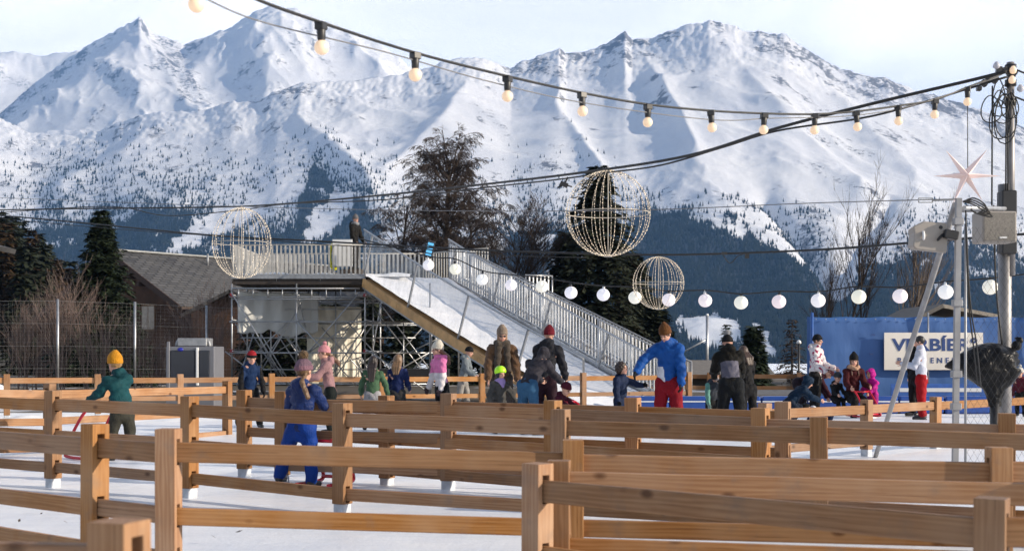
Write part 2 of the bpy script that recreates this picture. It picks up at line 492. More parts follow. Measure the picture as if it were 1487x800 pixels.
def far_forest():
    """distant conifers on the slopes: one mass"""
    rng = np.random.default_rng(5)
    front = (mU <= 1) & (mPX > -60) & (mPX < 1550)
    # cell area on the picture keeps the density even to the eye
    idx = np.argwhere(front & (mPY > 150))
    w = mW[idx[:, 0], idx[:, 1]]
    sc_ = w ** 1.6
    py_ = mPY[idx[:, 0], idx[:, 1]]; px_ = mPX[idx[:, 0], idx[:, 1]]
    thin = .03 * sstep(180, 300, py_) * (px_ < 900) * (fbm(px_ / 20, py_ / 20, 3, 8) > .05)   # lone trees above the woods
    p = sc_ + thin; p = p / p.sum()
    pick = rng.choice(len(idx), 85000, p=p, replace=True)
    ij = idx[pick]
    a = rng.random(len(ij)); b = rng.random(len(ij))
    i = np.minimum(ij[:, 0], mP.shape[0] - 2); j = np.minimum(ij[:, 1], mP.shape[1] - 2)
    base = (mP[i, j] * ((1 - a) * (1 - b))[:, None] + mP[i + 1, j] * (a * (1 - b))[:, None] + mP[i, j + 1] * ((1 - a) * b)[:, None] + mP[i + 1, j + 1] * (a * b)[:, None])
    n = len(base)
    hgt = rng.uniform(7, 17, n) * np.interp(base[:, 1], [1900, 4500], [.8, 1.0]); rad = hgt * rng.uniform(.13, .22, n)
    k = 5; rot = rng.random(n) * 6.28
    V = np.zeros((n, k + 1, 3)); V[:, k] = base + np.stack([0 * hgt, 0 * hgt, hgt], -1)
    for q in range(k):
        rr = rad * rng.uniform(.7, 1.25, n)
        V[:, q] = base + np.stack([np.cos(rot + q * 6.283 / k) * rr, np.sin(rot + q * 6.283 / k) * rr, hgt * rng.uniform(-.05, .12, n)], -1)
    o = np.arange(n)[:, None] * (k + 1)
    Fc = np.concatenate([np.stack([o[:, 0] + q, o[:, 0] + (q + 1) % k, o[:, 0] + k], -1) for q in range(k)])
    me = np_mesh('forest', V.reshape(-1, 3), Fc)
    m = N('far_conifers'); f = m.noise(m.obj(), .03, 4)
    m.l(m.mix(m.ramp(f, [(.35, 0.0), (.65, 1.0)]), (.012, .020, .018), (.030, .040, .028)), m.b.inputs['Base Color']); m.set(Roughness=.9)
    m.b.inputs['Specular IOR Level'].default_value = .1
    tag(link_mesh('forest', me, m.mat), 'dark conifer forest covering the lower mountain slopes', 'forest', kind='stuff')


far_forest()

# ================================================================== GROUND
def snow_material(name, lo, hi, scale, bump_s, dist, rough=.6, track=False):
    m = N(name); o = m.obj()
    f = m.noise(o, scale, 6, .6)
    col = m.mix(m.ramp(f, [(.35, 0.0), (.65, 1.0)]), lo, hi)
    if track:
        sk = m.noise(m.mapping(o, (.7, 7, 1)), 1.5, 8, .75, 1.2)
        col = m.mix(m.ramp(sk, [(.48, 0.0), (.68, .5)]), col, (.64, .69, .77))
        rv = m.n('ShaderNodeMapping'); rv.inputs['Rotation'].default_value = (0, 0, .7); m.l(o, rv.inputs['Vector'])
        for sv, lo in (((.35, 16, 1), .60), ((14, .4, 1), .62)):
            gr = m.noise(m.mapping(rv.outputs[0] if sv[0] > 1 else o, sv), 1.6, 4, .6, .6)
            col = m.mix(m.ramp(gr, [(lo, 0.0), (lo + .05, .45)]), col, (.58, .62, .70))
    m.l(col, m.b.inputs['Base Color']); m.set(Roughness=rough)
    h = m.math('ADD', m.noise(o, scale * 2.5, 6, .6), m.math('MULTIPLY', m.noise(o, 30, 3), .12))
    m.bump(h, bump_s, dist)
    return m.mat


SNOW = snow_material('packed_snow', (.80, .81, .84), (.88, .88, .88), .9, .35, .05)
ICE = snow_material('rink_ice', (.74, .77, .83), (.90, .90, .91), .55, .45, .05, .42, True)


def ground():
    m = N('valley_ground'); o = m.obj()
    f = m.noise(o, .12, 6, .6); g = m.noise(o, 1.3, 6, .65)
    earth = m.mix(g, (.035, .026, .018), (.11, .085, .055))
    m.l(m.mix(m.ramp(f, [(.58, 0.0), (.64, 1.0)]), earth, (.80, .80, .83)), m.b.inputs['Base Color']); m.set(Roughness=.9)
    ys = [-60, -20, 0, 20, 40, 60, 80, 100, 140, 220, 400, 800, 1400, 1900, 2150, 2600, 7000, 10700]
    zs = [-.02] * 7 + [-.3, -4, -18, -60, -110, -95, -30, -30, -150, -400, -400]
    xs = [-9700, -4000, -1500, -600, -200, -80, -40, -20, 0, 20, 40, 80, 200, 600, 1500, 4000, 9700]
    V = [(x, y, z - .02) for y, z in zip(ys, zs) for x in xs]; n = len(xs)
    Fc = [(j * n + i, j * n + i + 1, (j + 1) * n + i + 1, (j + 1) * n + i) for j in range(len(ys) - 1) for i in range(n - 1)]
    tag(link_mesh('ground', np_mesh('ground', V, Fc), m.mat), kind='structure')
    # snow covered lawn the rink lies on
    x = np.linspace(-34, 34, 260); y = np.concatenate([np.linspace(-9, 24, 170), np.linspace(24.3, 30.5, 26)])
    X, Y = np.meshgrid(x, y)
    Z = .0 + .025 * fbm(X / 1.6, Y / 1.6, 4, 5) + .012 * fbm(X / .4, Y / .4, 3, 6)
    Z = Z + (.05 * ridged(X / 1.1, Y / .9, 3, 12) * sstep(8.2, 7.2, Y))
    Z -= .30 * sstep(28.6, 30.5, Y + .8 * fbm(X / 3, Y / 3, 3, 7))
    V = np.stack([X, Y, Z], -1).reshape(-1, 3); n = len(x)
    i = np.arange(len(y) - 1)[:, None] * n + np.arange(n - 1)[None, :]
    Fc = np.stack([i, i + 1, i + n + 1, i + n], -1).reshape(-1, 4)
    tag(link_mesh('snow_ground', np_mesh('snow_ground', V, Fc, True), SNOW), kind='structure')
    # the ice track between the fences
    px = lambda a: Vector((a[0], a[1], .034))
    outer = [(-14, 12), (-10, 9.6), (-6, 8.4), (-2, 7.9), (3, 7.6), (7, 7.6), (12, 10), (12, 20), (9, 24), (4, 26.5), (-4, 26.6), (-11, 24.6), (-14, 19)]
    pts = spline(outer + outer[:1], 6)
    c = Vector((-1, 16, .034)); V = [c] + [px(p) for p in pts[:-1]]
    k = len(V) - 1
    tag(link_mesh('ice_track', np_mesh('ice_track', V, [(0, 1 + i, 1 + (i + 1) % k) for i in range(k)]), ICE), kind='structure')


ground()


def snow_heap(cx, cy, lx, ly, hgt, rz, seed, mat=None, name='snow_bank'):
    n = 60; m = 26
    u = np.linspace(-1, 1, n); v = np.linspace(-1, 1, m); U, Vv = np.meshgrid(u, v)
    X = U * lx; Y = Vv * ly
    e = np.clip(1 - U ** 2, 0, 1) ** .6 * np.clip(1 - Vv ** 2, 0, 1) ** .7
    Z = e * hgt * (.75 + .8 * fbm(X / .5 + seed, Y / .5, 4, seed)) - .03
    P = np.stack([X, Y, Z], -1).reshape(-1, 3)
    i = np.arange(m - 1)[:, None] * n + np.arange(n - 1)[None, :]
    o = link_mesh(name, np_mesh(name, P, np.stack([i, i + 1, i + n + 1, i + n], -1).reshape(-1, 4), True), mat or SNOW, None, (cx, cy, 0), (0, 0, rz))
    return tag(o, kind='structure')


snow_heap(-9.2, 24.2, 4.0, .6, .20, .1, 3); snow_heap(-4.3, 25.2, 3.0, .5, .18, .05, 4)
snow_heap(-15.3, 33.5, 2.6, 1.5, .85, .1, 5); snow_heap(-12.6, 32.0, 2.2, .9, .5, -.1, 6)
EARTH = plain('heaped_earth', (.13, .10, .075), .95, 0, .5, 2.0, .6, 8)
snow_heap(-15.4, 30.6, 2.0, 1.1, 1.15, .2, 9, EARTH, 'earth_mound')
snow_heap(-5.5, 21.6, 2.4, .35, .08, .05, 14); snow_heap(2.0, 22.5, 2.4, .3, .07, 0, 15)

# ================================================================== RINK FENCES
def post_mesh(hgt, slots, w=.116, sw=.048, foot=.12):
    """square post with through slots (z0,z1) for the rails, on local X"""
    ys = [-w / 2, -sw / 2, sw / 2, w / 2]; zs = [foot]
    for a, b in slots: zs += [a, b]
    zs += [hgt]
    hole = {(1, 1 + 2 * k) for k in range(len(slots))}
    V = []; Fc = []; ids = {}
    def vid(x, j, k):
        if (x, j, k) not in ids:
            ids[(x, j, k)] = len(V); V.append((x * w / 2, ys[j], zs[k]))
        return ids[(x, j, k)]
    solid = lambda j, k: 0 <= j < 3 and 0 <= k < len(zs) - 1 and (j, k) not in hole
    for j in range(3):
        for k in range(len(zs) - 1):
            if not solid(j, k): continue
            Fc.append([vid(1, j, k), vid(1, j + 1, k), vid(1, j + 1, k + 1), vid(1, j, k + 1)])
            Fc.append([vid(-1, j, k + 1), vid(-1, j + 1, k + 1), vid(-1, j + 1, k), vid(-1, j, k)])
            if not solid(j - 1, k): Fc.append([vid(-1, j, k), vid(1, j, k), vid(1, j, k + 1), vid(-1, j, k + 1)])
            if not solid(j + 1, k): Fc.append([vid(1, j + 1, k), vid(-1, j + 1, k), vid(-1, j + 1, k + 1), vid(1, j + 1, k + 1)])
            if not solid(j, k - 1): Fc.append([vid(-1, j, k), vid(-1, j + 1, k), vid(1, j + 1, k), vid(1, j, k)])
            if not solid(j, k + 1): Fc.append([vid(1, j, k + 1), vid(1, j + 1, k + 1), vid(-1, j + 1, k + 1), vid(-1, j, k + 1)])
    me = bpy.data.meshes.new('post'); me.from_pydata(V, [], Fc); me.update()
    bm = bmesh.new(); bm.from_mesh(me); bmesh.ops.dissolve_limit(bm, angle_limit=.02, verts=bm.verts, edges=bm.edges)
    bmesh.ops.bevel(bm, geom=[e for e in bm.edges if len(e.link_faces) == 2 and e.calc_face_angle(0) > .6], offset=.005, segments=2, affect='EDGES', profile=.6)
    bm.to_mesh(me); bm.free(); return me


FOOT = plain('frosted_foot', (.50, .53, .58), .6, 0, .3, 9)


def fence(label, posts, topoff=.078, rh=.110, gaps=(.30, .60), group='larch fences round the ice track'):
    """posts: (photo px, top row, scale); rails at topoff below the post tops and at each gap below that"""
    P = [W(a, b, s) for a, b, s in posts]
    root = thing('rail_fence', label, 'fence', (P[len(P) // 2].x, P[len(P) // 2].y, 0), 0, group)
    o = Vector(root.location)
    n = len(P)
    offs = [0] + list(gaps)
    for i, p in enumerate(P):
        d = (P[min(i + 1, n - 1)] - P[max(i - 1, 0)]); d.z = 0
        ang = math.atan2(d.y, d.x) + random.uniform(-.05, .05)
        zt = p.z
        sl = [(zt - topoff - g - (rh if k == 0 else .095) - .012, zt - topoff - g + .02) for k, g in enumerate(offs)][::-1]
        pm = link_mesh('post', post_mesh(zt, sl, foot=max(.03, min(.12, sl[0][0] - .012))), WOOD_Z, root, (p.x - o.x, p.y - o.y, 0), (0, 0, ang))
        pm.rotation_euler[0] = random.uniform(-.008, .008); pm.rotation_euler[1] = random.uniform(-.008, .008)
        fh = max(.03, min(.12, sl[0][0] - .012)); ft = MB().box((0, 0, fh / 2), (.104, .104, fh + .01)); link_mesh('post_foot', ft.mesh('post_foot', None, .008), FOOT, pm)
    for i in range(n - 1):
        a, b = P[i], P[i + 1]
        d = b - a; L = d.length; d.normalize()
        for lev, g in enumerate(offs):
            hgt = rh if lev == 0 else .095
            c = (a + b) / 2 + Vector((0, 0, -topoff - hgt / 2 - g + random.uniform(-.006, .006)))
            me = MB().box((0, 0, 0), (L - .014, .042, hgt)).mesh('rail', None, .005)
            link_mesh('rail', me, WOOD_X, root, c - o, (random.uniform(-.015, .015), -math.asin(d.z) + random.uniform(-.003, .003), math.atan2(d.y, d.x)))
    return root


fence('nearest larch rail fence whose blurred post stands at the bottom left corner', [(-700, 742, 470), (174, 755, 560)], topoff=.06, gaps=(.36, .70))
fence('near larch fence sloping down across the bottom right in front of every other fence', [(780, 672, 288), (1438, 722, 380), (1980, 722, 395)], gaps=(.34,))
fence('short larch fence level behind the nearest sloping one at the bottom right', [(812, 668, 284), (1540, 684, 300), (2100, 690, 300)], topoff=.06, gaps=(.34,))
fence('long larch fence crossing the whole frame in front with two posts close together at left', [(-250, 594, 192), (137, 615, 250), (245, 622, 262), (832, 638, 262), (1450, 649, 272), (2050, 660, 272)], gaps=(.36, .60))
fence('larch fence passing low in front of the woman in brown, second row from front', [(-120, 560, 140), (77, 567, 153), (275, 575, 165), (497, 585, 183), (815, 594, 198), (1190, 605, 212), (1630, 617, 226)])
fence('larch fence right behind the blue jacketed girl, third row from the front', [(355, 566, 141), (562, 574, 150), (803, 581, 168), (1105, 592, 190), (1461, 600, 205), (1850, 612, 215)])
fence('larch fence just in front of the standing skaters in the middle', [(410, 568, 149), (651, 571, 156), (920, 577, 168), (1137, 583, 176)])
fence('pale sunlit larch fence running back past the leaning steel tube at right', [(1110, 585, 130), (1258, 580, 117), (1358, 576, 108), (1500, 570, 99), (1700, 565, 92)], topoff=.066, gaps=(.41,))
fence('sunlit larch fence at the left edge behind the boy in the green jacket', [(-160, 553, 126), (72, 557, 113), (330, 553, 92)], gaps=(.36, .70))
fence('far larch fence along the back of the rink below the slide', [(-110, 543, 77), (10, 543, 75), (142, 543, 73), (262, 543, 71.2), (395, 542, 69.3), (555, 542, 67), (700, 542, 65), (847, 541, 63), (1000, 540, 60.5)], topoff=.07, gaps=(.38,))
fence('shaded larch fence in front of the blue banner wall', [(900, 540, 54), (1030, 541, 54.5), (1160, 541, 55), (1282, 540, 55.5), (1400, 541, 56), (1540, 541, 57)], topoff=.05, gaps=(.30,))
# ================================================================== SLIDE TOWER
RED = plain('red_coupler', (.30, .02, .03), .5)
PLANK = plain('laminated_timber', (.62, .37, .16), .65, 0, .25, 3)
DECKM = plain('dark_deck_board', (.045, .035, .03), .8)
PLEXI = None
SLAT = plain('pale_slat', (.42, .41, .39), .5, .1, .2, 5)


def plexi():
    m = N('scuffed_acrylic'); o = m.obj()
    m.set(Roughness=.25, IOR=1.2); m.b.inputs['Base Color'].default_value = (.75, .8, .86, 1)
    m.b.inputs['Specular IOR Level'].default_value = .3
    f = m.noise(o, 1.6, 6, .65)
    m.l(m.ramp(f, [(.35, .06), (.70, .24)]), m.b.inputs['Alpha'])
    return m.mat


PLEXI = plexi()

ZD = 3.78                                       # deck height
A0 = Vector((-9.03, 41.3, ZD)); A1 = Vector((-4.74, 41.3, ZD)); A2 = Vector((-2.19, 42.95, ZD)); A3 = Vector((-3.2, 46.2, ZD)); A4 = Vector((-9.03, 46.2, ZD))


def railing(root, a, b, hgt=1.05, spacing=.115, name='guard_rail', mat=GALV, post=True, drop=.08, slat=0):
    a = Vector(a); b = Vector(b); m = MB(); up = Vector((0, 0, hgt)); lo = Vector((0, 0, drop))
    m.tube([a + up, b + up], .024, 6); m.tube([a + lo, b + lo], .018, 6)
    n = max(2, int((b - a).length / spacing))
    for i in range(1, n):
        p = a.lerp(b, i / n)
        if slat: m.bar(p + lo, p + up, slat, .018, up=(b - a).cross(Vector((0, 0, 1))).normalized())
        else: m.tube([p + lo, p + up], .011, 5, caps=False)
    k = max(1, round((b - a).length / 1.6))
    for i in range(k + 1):
        p = a.lerp(b, i / k); m.tube([p - Vector((0, 0, .12)), p + up + Vector((0, 0, .02))], .026, 6)
    return m.build(name, mat, root)


RWU = Vector((.848, .530, 0))


def tower():
    root = thing('scaffold_tower', 'grey tube scaffold tower with a railed deck at the top of the snow slide', 'scaffold', (-7, 41.3, 0))
    m = MB(); poly = [A0, A1, A2, A3, A4]
    vs = poly + [p - Vector((0, 0, .22)) for p in poly]
    m.add(vs, [(0, 1, 2, 3, 4), (9, 8, 7, 6, 5)] + [(i, 5 + i, 5 + (i + 1) % 5, (i + 1) % 5) for i in range(5)])
    m.build('deck', DECKM, root)
    m = MB().bar(A0 - Vector((0, .05, -.03)), A1 - Vector((0, .05, -.03)), .04, .15)
    m.build('toe_board', STEEL_DULL, root)
    railing(root, A0 + Vector((.03, .02, 0)), A1 + Vector((-.03, .02, 0)), spacing=.14, slat=.055, mat=SLAT)
    railing(root, A0 + Vector((.03, .05, 0)), A4 + Vector((.03, 0, 0)), spacing=.14, slat=.055, mat=SLAT)
    railing(root, A4, A3, hgt=1.15, spacing=.15, slat=.07, mat=SLAT)
    railing(root, A3, A2 + RWU * 1.6, hgt=1.15, spacing=.14, slat=.05, mat=SLAT)
    xs = [-9.03, -6.95, -4.74, -2.6]; ys = [41.3, 43.7, 46.1]
    for x in xs:
        for y in ys:
            top = ZD - .2 if x < -4 else min(ZD - .2, 1.9 if y < 42 else 3.0)
            if x == -2.6 and y < 42: top = 3.45
            if x == -4.74 and y < 42: top = ZD + 1.08
            m = MB().tube([(x, y, 0), (x, y, top)], .027, 8)
            for z in (.35, 1.35, 2.35, 3.15):
                if z < top: m.lathe([(.03, -.02), (.062, -.02), (.062, .02), (.03, .02)], (x, y, z), 8)
            m.box((x, y, .02), (.15, .15, .03))
            o = m.build('standard', [GALV, RED], root)
            if (x, y) in ((-9.03, 41.3), (-4.74, 41.3)):
                for z in (1.35, 3.15): MB().box((x, y - .035, z + .06), (.10, .05, .10)).build('coupler', RED, root)
    for y in ys:
        for z in (.35, 1.35, 2.35, 3.15):
            xe = -4.74 if z > 2.4 else -2.6
            MB().tube([(-9.1, y - .04, z), (xe + .1, y - .04, z)], .024, 7).build('ledger', GALV, root)
    for x in xs[:3]:
        for z in (.35, 1.35, 2.35, 3.15):
            MB().tube([(x + .04, 41.2, z + .06), (x + .04, 46.2, z + .06)], .024, 7).build('transom', GALV, root)
    # lattice beam below the deck
    m = MB(); m.tube([(-9.0, 41.22, 3.42), (-4.9, 41.22, 3.42)], .03, 7)
    m.tube([(-9.0, 41.22, 3.08), (-4.9, 41.22, 3.08)], .02, 7)
    for i in range(9):
        x = -8.8 + i * .47; m.tube([(x, 41.22, 3.42), (x, 41.22, 3.08)], .018, 5)
    m.build('lattice_beam', GALV, root)
    br = [((-9.03, 41.2, 3.3), (-7.2, 41.2, .3)), ((-4.9, 41.2, 3.3), (-6.95, 41.2, .9)), ((-6.95, 41.2, 2.4), (-5.0, 41.2, .3)), ((-4.74, 41.2, 1.5), (-2.7, 41.2, .1)), ((-2.6, 41.2, 1.4), (-4.7, 41.2, .2)),
          ((-9.0, 43.6, .3), (-7.0, 43.6, 3.2)), ((-7.0, 43.6, .3), (-4.8, 43.6, 3.2)), ((-4.8, 43.6, .3), (-2.6, 43.6, 2.7)), ((-4.74, 43.6, 2.9), (-2.7, 43.6, .3)),
          ((-7.0, 46, 3.2), (-4.8, 46, .3)), ((-9, 46, 3.2), (-7, 46, .3)), ((-4.8, 46, 3.2), (-2.6, 46, .3)), ((-4.7, 41.4, .3), (-4.7, 46, 3.2)), ((-6.9, 46, .3), (-6.9, 41.4, 3.1)), ((-2.6, 41.4, .3), (-2.6, 46, 2.9)), ((-8.9, 41.4, .3), (-8.9, 46, 3.2))]
    rb = random.Random(8)
    for k in range(26):
        x0 = rb.uniform(-8.9, -3.2); y0 = rb.choice([42.2, 42.9, 43.7, 44.5, 45.3]); x1 = x0 + rb.choice([-1, 1]) * rb.uniform(.9, 1.9)
        br.append(((x0, y0, rb.choice([.3, .35, 1.35])), (x1, y0, rb.choice([1.4, 2.4, 3.0]) if x1 < -4 else 1.9)))
    for x in (-8.0, -5.85, -3.6): br.append(((x, 42.5, 0), (x, 42.5, 3.5 if x < -4 else 2.4)))
    for z in (.8, 1.85, 2.8): br.append(((-9, 42.5, z), (-3.2 if z < 2 else -4.8, 42.5, z)))
    for a, b in br: MB().tube([a, b], .022, 6).build('brace', GALV, root)
    return root


tower()


def deck_snow():
    n = 40; xs = np.linspace(-8.9, -3.3, n); ys = np.linspace(41.42, 45.9, 24)
    X, Y = np.meshgrid(xs, ys); Z = ZD + .03 + .13 * (1 + .7 * fbm(X / .8, Y / .8, 3, 3)) * sstep(0, .3, Y - 41.4)
    X = X + np.clip(Y - 41.4, 0, 9) * 0
    i = np.arange(23)[:, None] * n + np.arange(n - 1)[None, :]
    o = link_mesh('snow', np_mesh('snow', np.stack([X, Y, Z], -1).reshape(-1, 3), np.stack([i, i + 1, i + n + 1, i + n], -1).reshape(-1, 4), True), SNOW)
    tag(o, 'packed snow lying on the deck of the scaffold tower', 'snow', kind='stuff')


deck_snow()

# slide: runs down towards the right and the camera
RD = Vector((6.44, -10.3, 0)); RW = Vector((.848, .530, 0))        # run and cross direction
N0 = A1 + Vector((0, 0, .06)); N1 = Vector((1.75, 30.9, .02))
SWID = 3.05
F0_ = N0 + RW * SWID; F1_ = N1 + RW * 2.36


def ramp_pt(t, c, dz=0.0):
    """t along the run, c across 0..1"""
    z0 = N0.z; sag = .10 * math.sin(math.pi * min(1, t)) 
    a = N0.lerp(N1, t); b = F0_.lerp(F1_, t)
    p = a.lerp(b, c); p.z += -sag + dz
    return p


def slide():
    root = thing('snow_slide', 'white snow covered slide with clear side panels running down from the scaffold deck', 'slide', (N1.x, N1.y, 0))
    n, k = 60, 16; V = []
    for j in range(k):
        for i in range(n):
            p = ramp_pt(i / (n - 1), j / (k - 1)); p.z += .03 * float(fbm(np.array([p.x / .7]), np.array([p.y / .7]), 3, 2)[0]) + .04 * (1 - min(1, min(j, k - 1 - j) / 2))
            V.append(p)
    Fc = [(j * n + i, j * n + i + 1, (j + 1) * n + i + 1, (j + 1) * n + i) for j in range(k - 1) for i in range(n - 1)]
    me = np_mesh('snow_surface', [(v.x - root.location.x, v.y - root.location.y, v.z) for v in V], Fc, True)
    link_mesh('snow_surface', me, ICE_RAMP, root)
    m = MB()
    for q in range(5):
        m = MB()
        for i in range(4):
            a = ramp_pt((q * 4 + i) / 20, 0, -.23); b = ramp_pt((q * 4 + i + (1 if i < 3 else .97)) / 20, 0, -.23)
            m.bar(a - RW * (.06 + .002 * (q % 2)), b - RW * (.06 + .002 * (q % 2)), .07, .27)
        m.build('side_beam', PLANK, root)
    m = MB()
    for i in range(20):
        m.bar(ramp_pt(i / 20, .5, -.16), ramp_pt((i + 1) / 20, .5, -.16), 2.9, .1)
        m.bar(ramp_pt(i / 20, 1, -.23) + RW * .06, ramp_pt((i + 1) / 20, 1, -.23) + RW * .06, .07, .27)
    m.build('slide_bed', PLANK, root)
    m = MB()
    for i in range(20):
        a = ramp_pt(i / 20, 0, -.40); b = ramp_pt((i + 1) / 20, 0, -.40); m.bar(a - RW * .05, b - RW * .05, .08, .05)
    m.build('under_tube', GALV, root)
    lean = -RW * .0
    for c, off, hA, hB in ((0.0, -.03, 1.48, 1.16), (1.0, .03, 1.32, 1.10)):
        pts = [ramp_pt(i / 20, c, .0) + RW * off for i in range(21)]
        hs = [hA + (hB - hA) * i / 20 for i in range(21)]
        top = [p + Vector((0, 0, h)) for p, h in zip(pts, hs)]
        tilt = Vector((.0, 0, 0))
        m = MB()
        for i in range(20):
            m.add([pts[i] + Vector((0, 0, .05)), pts[i + 1] + Vector((0, 0, .05)), top[i + 1], top[i]], [(0, 1, 2, 3)])
        pn = m.build('side_panel', PLEXI, root)
        sol = pn.modifiers.new('thick', 'SOLIDIFY'); sol.thickness = .008
        MB().tube(top, .030, 7).build('panel_rail', GALV, root)
        for t in (0.0, .27, .5, .74, .98):
            i = min(20, round(t * 20)); dwn = max(0, i - 2)
            MB().bar(pts[min(20, i)] - Vector((0, 0, .1)) - RD.normalized() * .0, top[min(20, i + 1)], .05, .06).build('strut', STEEL_DULL, root)


ICE_RAMP = snow_material('slide_snow', (.74, .75, .79), (.86, .86, .88), 1.4, .4, .05, .6, True)
slide()


STEP = plain('step_grating', (.12, .12, .13), .7, .3)


def stairs():
    o = F0_ + RW * .10
    root = thing('staircase', 'galvanised stair with barred railings climbing beside the far edge of the slide', 'stairs', (F1_.x, F1_.y, 0))
    a0 = Vector((o.x, o.y, ZD)); e = F1_ + RW * .12; a1 = Vector((e.x, e.y, .15)); wid = RW * .85
    run = a1 - a0
    n = 24
    for i in range(n):
        t = (i + .5) / n; p = a0 + run * t
        c = p + wid * .5
        d = Vector((run.x, run.y, 0)).normalized(); M = Matrix((d, Vector((-d.y, d.x, 0)), Vector((0, 0, 1)))).transposed()
        m = MB().box((c.x, c.y, c.z), (.27, .8, .04), M)
        m.build('step', STEP, root)
    for q in (0, 1):
        b = a0 + wid * q; c = a1 + wid * q
        MB().bar(b - Vector((0, 0, .1)), c - Vector((0, 0, .1)), .05, .2).build('stringer', GALV, root)
        m1 = a0.lerp(a1, .38) + wid * q
        railing(root, b, c, 1.2 if q == 0 else .95, .17, 'railing', GALV if q == 0 else STEEL_DULL, slat=.045 if q == 0 else .03)
    # landing with its own rail part way down
    l0 = a0.lerp(a1, .30) + wid * 1.0; l1 = l0 + RW * 1.0
    railing(root, l0 + Vector((0, 0, .1)), l1 + Vector((0, 0, .1)), 1.0, .13, 'landing_rail', GALV, slat=.04)
    railing(root, a0 + Vector((.1, .2, 0)), a0 + wid + Vector((.1, .2, 0)), 1.0, .14, 'landing_rail', GALV, slat=.05)
    for t in (.05, .35, .65, .9):
        for q in (0, 1):
            p = a0.lerp(a1, t) + wid * q
            MB().tube([(p.x, p.y, 0), (p.x, p.y, p.z)], .027, 7).build('stair_standard', GALV, root)


stairs()


def sheet(name, label, x0, x1, y, z0, z1, seed, mat):
    n, k = 50, 26; U, Vv = np.meshgrid(np.linspace(0, 1, n), np.linspace(0, 1, k))
    X = x0 + (x1 - x0) * U; Y = y + 1.3 * U + .12 * fbm(U * 5, Vv * 1.2, 3, seed) + .08 * np.sin(U * 26 + seed) * (1 - Vv * .6)
    low = z0 + .28 * fbm(U * 4, U * 0 + seed, 3, seed + 3)
    Z = low + (z1 - low) * Vv
    i = np.arange(k - 1)[:, None] * n + np.arange(n - 1)[None, :]
    P = np.stack([X - x0, Y - y, Z], -1).reshape(-1, 3)
    o = link_mesh(name, np_mesh(name, P, np.stack([i, i + 1, i + n + 1, i + n], -1).reshape(-1, 4), True), mat, None, (x0, y, 0))
    o.modifiers.new('thick', 'SOLIDIFY').thickness = .004
    return tag(o, label, 'tarpaulin')


def tarp_mat():
    m = N('milky_plastic'); m.b.inputs['Base Color'].default_value = (.62, .63, .62, 1); m.set(Roughness=.35)
    m.b.inputs['Transmission Weight'].default_value = 0
    m.b.inputs['Alpha'].default_value = .82
    m.bump(m.noise(m.obj(), 3.5, 5), .5, .06)
    return m.mat


TARP = tarp_mat()
sheet('plastic_sheet', 'milky plastic sheet with a ragged lower edge hung inside the left bay of the scaffold', -8.95, -6.5, 41.75, 2.0, 3.35, 3, TARP)
sheet('plastic_sheet', 'cream plastic sheet hanging down to the ground in the scaffold beside the ragged one', -6.95, -5.25, 43.3, .3, 2.95, 8, plain('cream_plastic', (.66, .62, .52), .5, 0, .15, 3))
tag(MB().box((-3.4, 42.6, .55), (2.6, 1.0, .55)).build('covered_pile', BLACK_PLASTIC), 'black sheeted pile lying under the slide', 'pile')

tag(MB().box((-5.25, 42.0, ZD + .15), (.7, .6, .30)).build('start_box', DECKM, None, .01), 'dark start box under the man at the top of the slide', 'box')
# things on the deck
YEL = plain('yellow_plastic', (.62, .58, .02), .4); BLUE_S = plain('blue_fabric_dark', (.02, .08, .35), .6)
yt = thing('snow_tube', 'yellow snow tube leaning on the deck railing', 'snow tube', W(486, 392, 44.6))
m = MB(); p0 = Vector((0, 0, .45))
m.tube([p0 + Vector((.16 * math.cos(a), .02 * math.sin(a), .42 * math.sin(a))) for a in [i * math.pi / 10 for i in range(21)]], .055, 8); m.build('ring', YEL, yt, local=True)
m = MB().tube([(0, .02, .03), (.01, .03, .86)], .02, 6); m.build('strap', BLUE_S, yt, local=True)
bd = thing('notice_board', 'white notice board fixed to the inside of the deck railing', 'sign', W(497, 392, 44.7))
MB().box((0, 0, .55), (.62, .03, .85)).build('panel', WHITE_PAINT, bd, .004, local=True)
MB().box((0, .03, .55), (.66, .02, .9)).build('frame', GALV, bd, .004, local=True)

fl = thing('floodlight', 'small floodlight with blue glowing lenses tilted at the top of the slide', 'lamp', W(624, 372, 44.5))
M = Euler((.2, .25, 0)).to_matrix()
MB().box((0, 0, .22), (.26, .1, .56), M).build('housing', BLACK_PLASTIC, fl, .012, local=True)
em = N('blue_led'); em.set(Roughness=.3); em.b.inputs['Base Color'].default_value = (.1, .35, .6, 1); em.b.inputs['Emission Color'].default_value = (.10, .45, .8, 1); em.b.inputs['Emission Strength'].default_value = .5
for k in range(4):
    c = M @ Vector((0, -.055, -.19 + .125 * k)) + Vector((0, 0, .22))
    MB().box(c, (.19, .02, .085), M).build('lens', em.mat, fl, .004, local=True)
MB().tube([(0, .06, -.6), (0, .06, .2)], .02, 6).build('stem', GALV, fl, local=True)

tp = thing('upright_tube', 'single grey scaffold tube standing upright in front of the slide', 'pole', (W(624.5, 560, 48).x, W(624.5, 560, 48).y, 0))
MB().tube([(0, 0, 0), (0, 0, W(624, 411, 48).z)], .030, 8).build('tube', GALV, tp, local=True)
MB().box((0, -.03, W(624, 478, 48).z), (.16, .1, .14)).build('clamp', plain('blue_steel', (.03, .09, .2), .5, .3), tp, local=True)
MB().box((0, 0, .015), (.16, .16, .03)).build('base_plate', GALV, tp, local=True)

# ================================================================== LIGHT STRINGS
def cable(name, label, pts, r, mat=BLACK, n=7, sag=8, group=None):
    P = spline([W(*p) for p in pts], sag)
    return tag(MB().tube(P, r, n).build(name, mat), label, 'cable', group), P


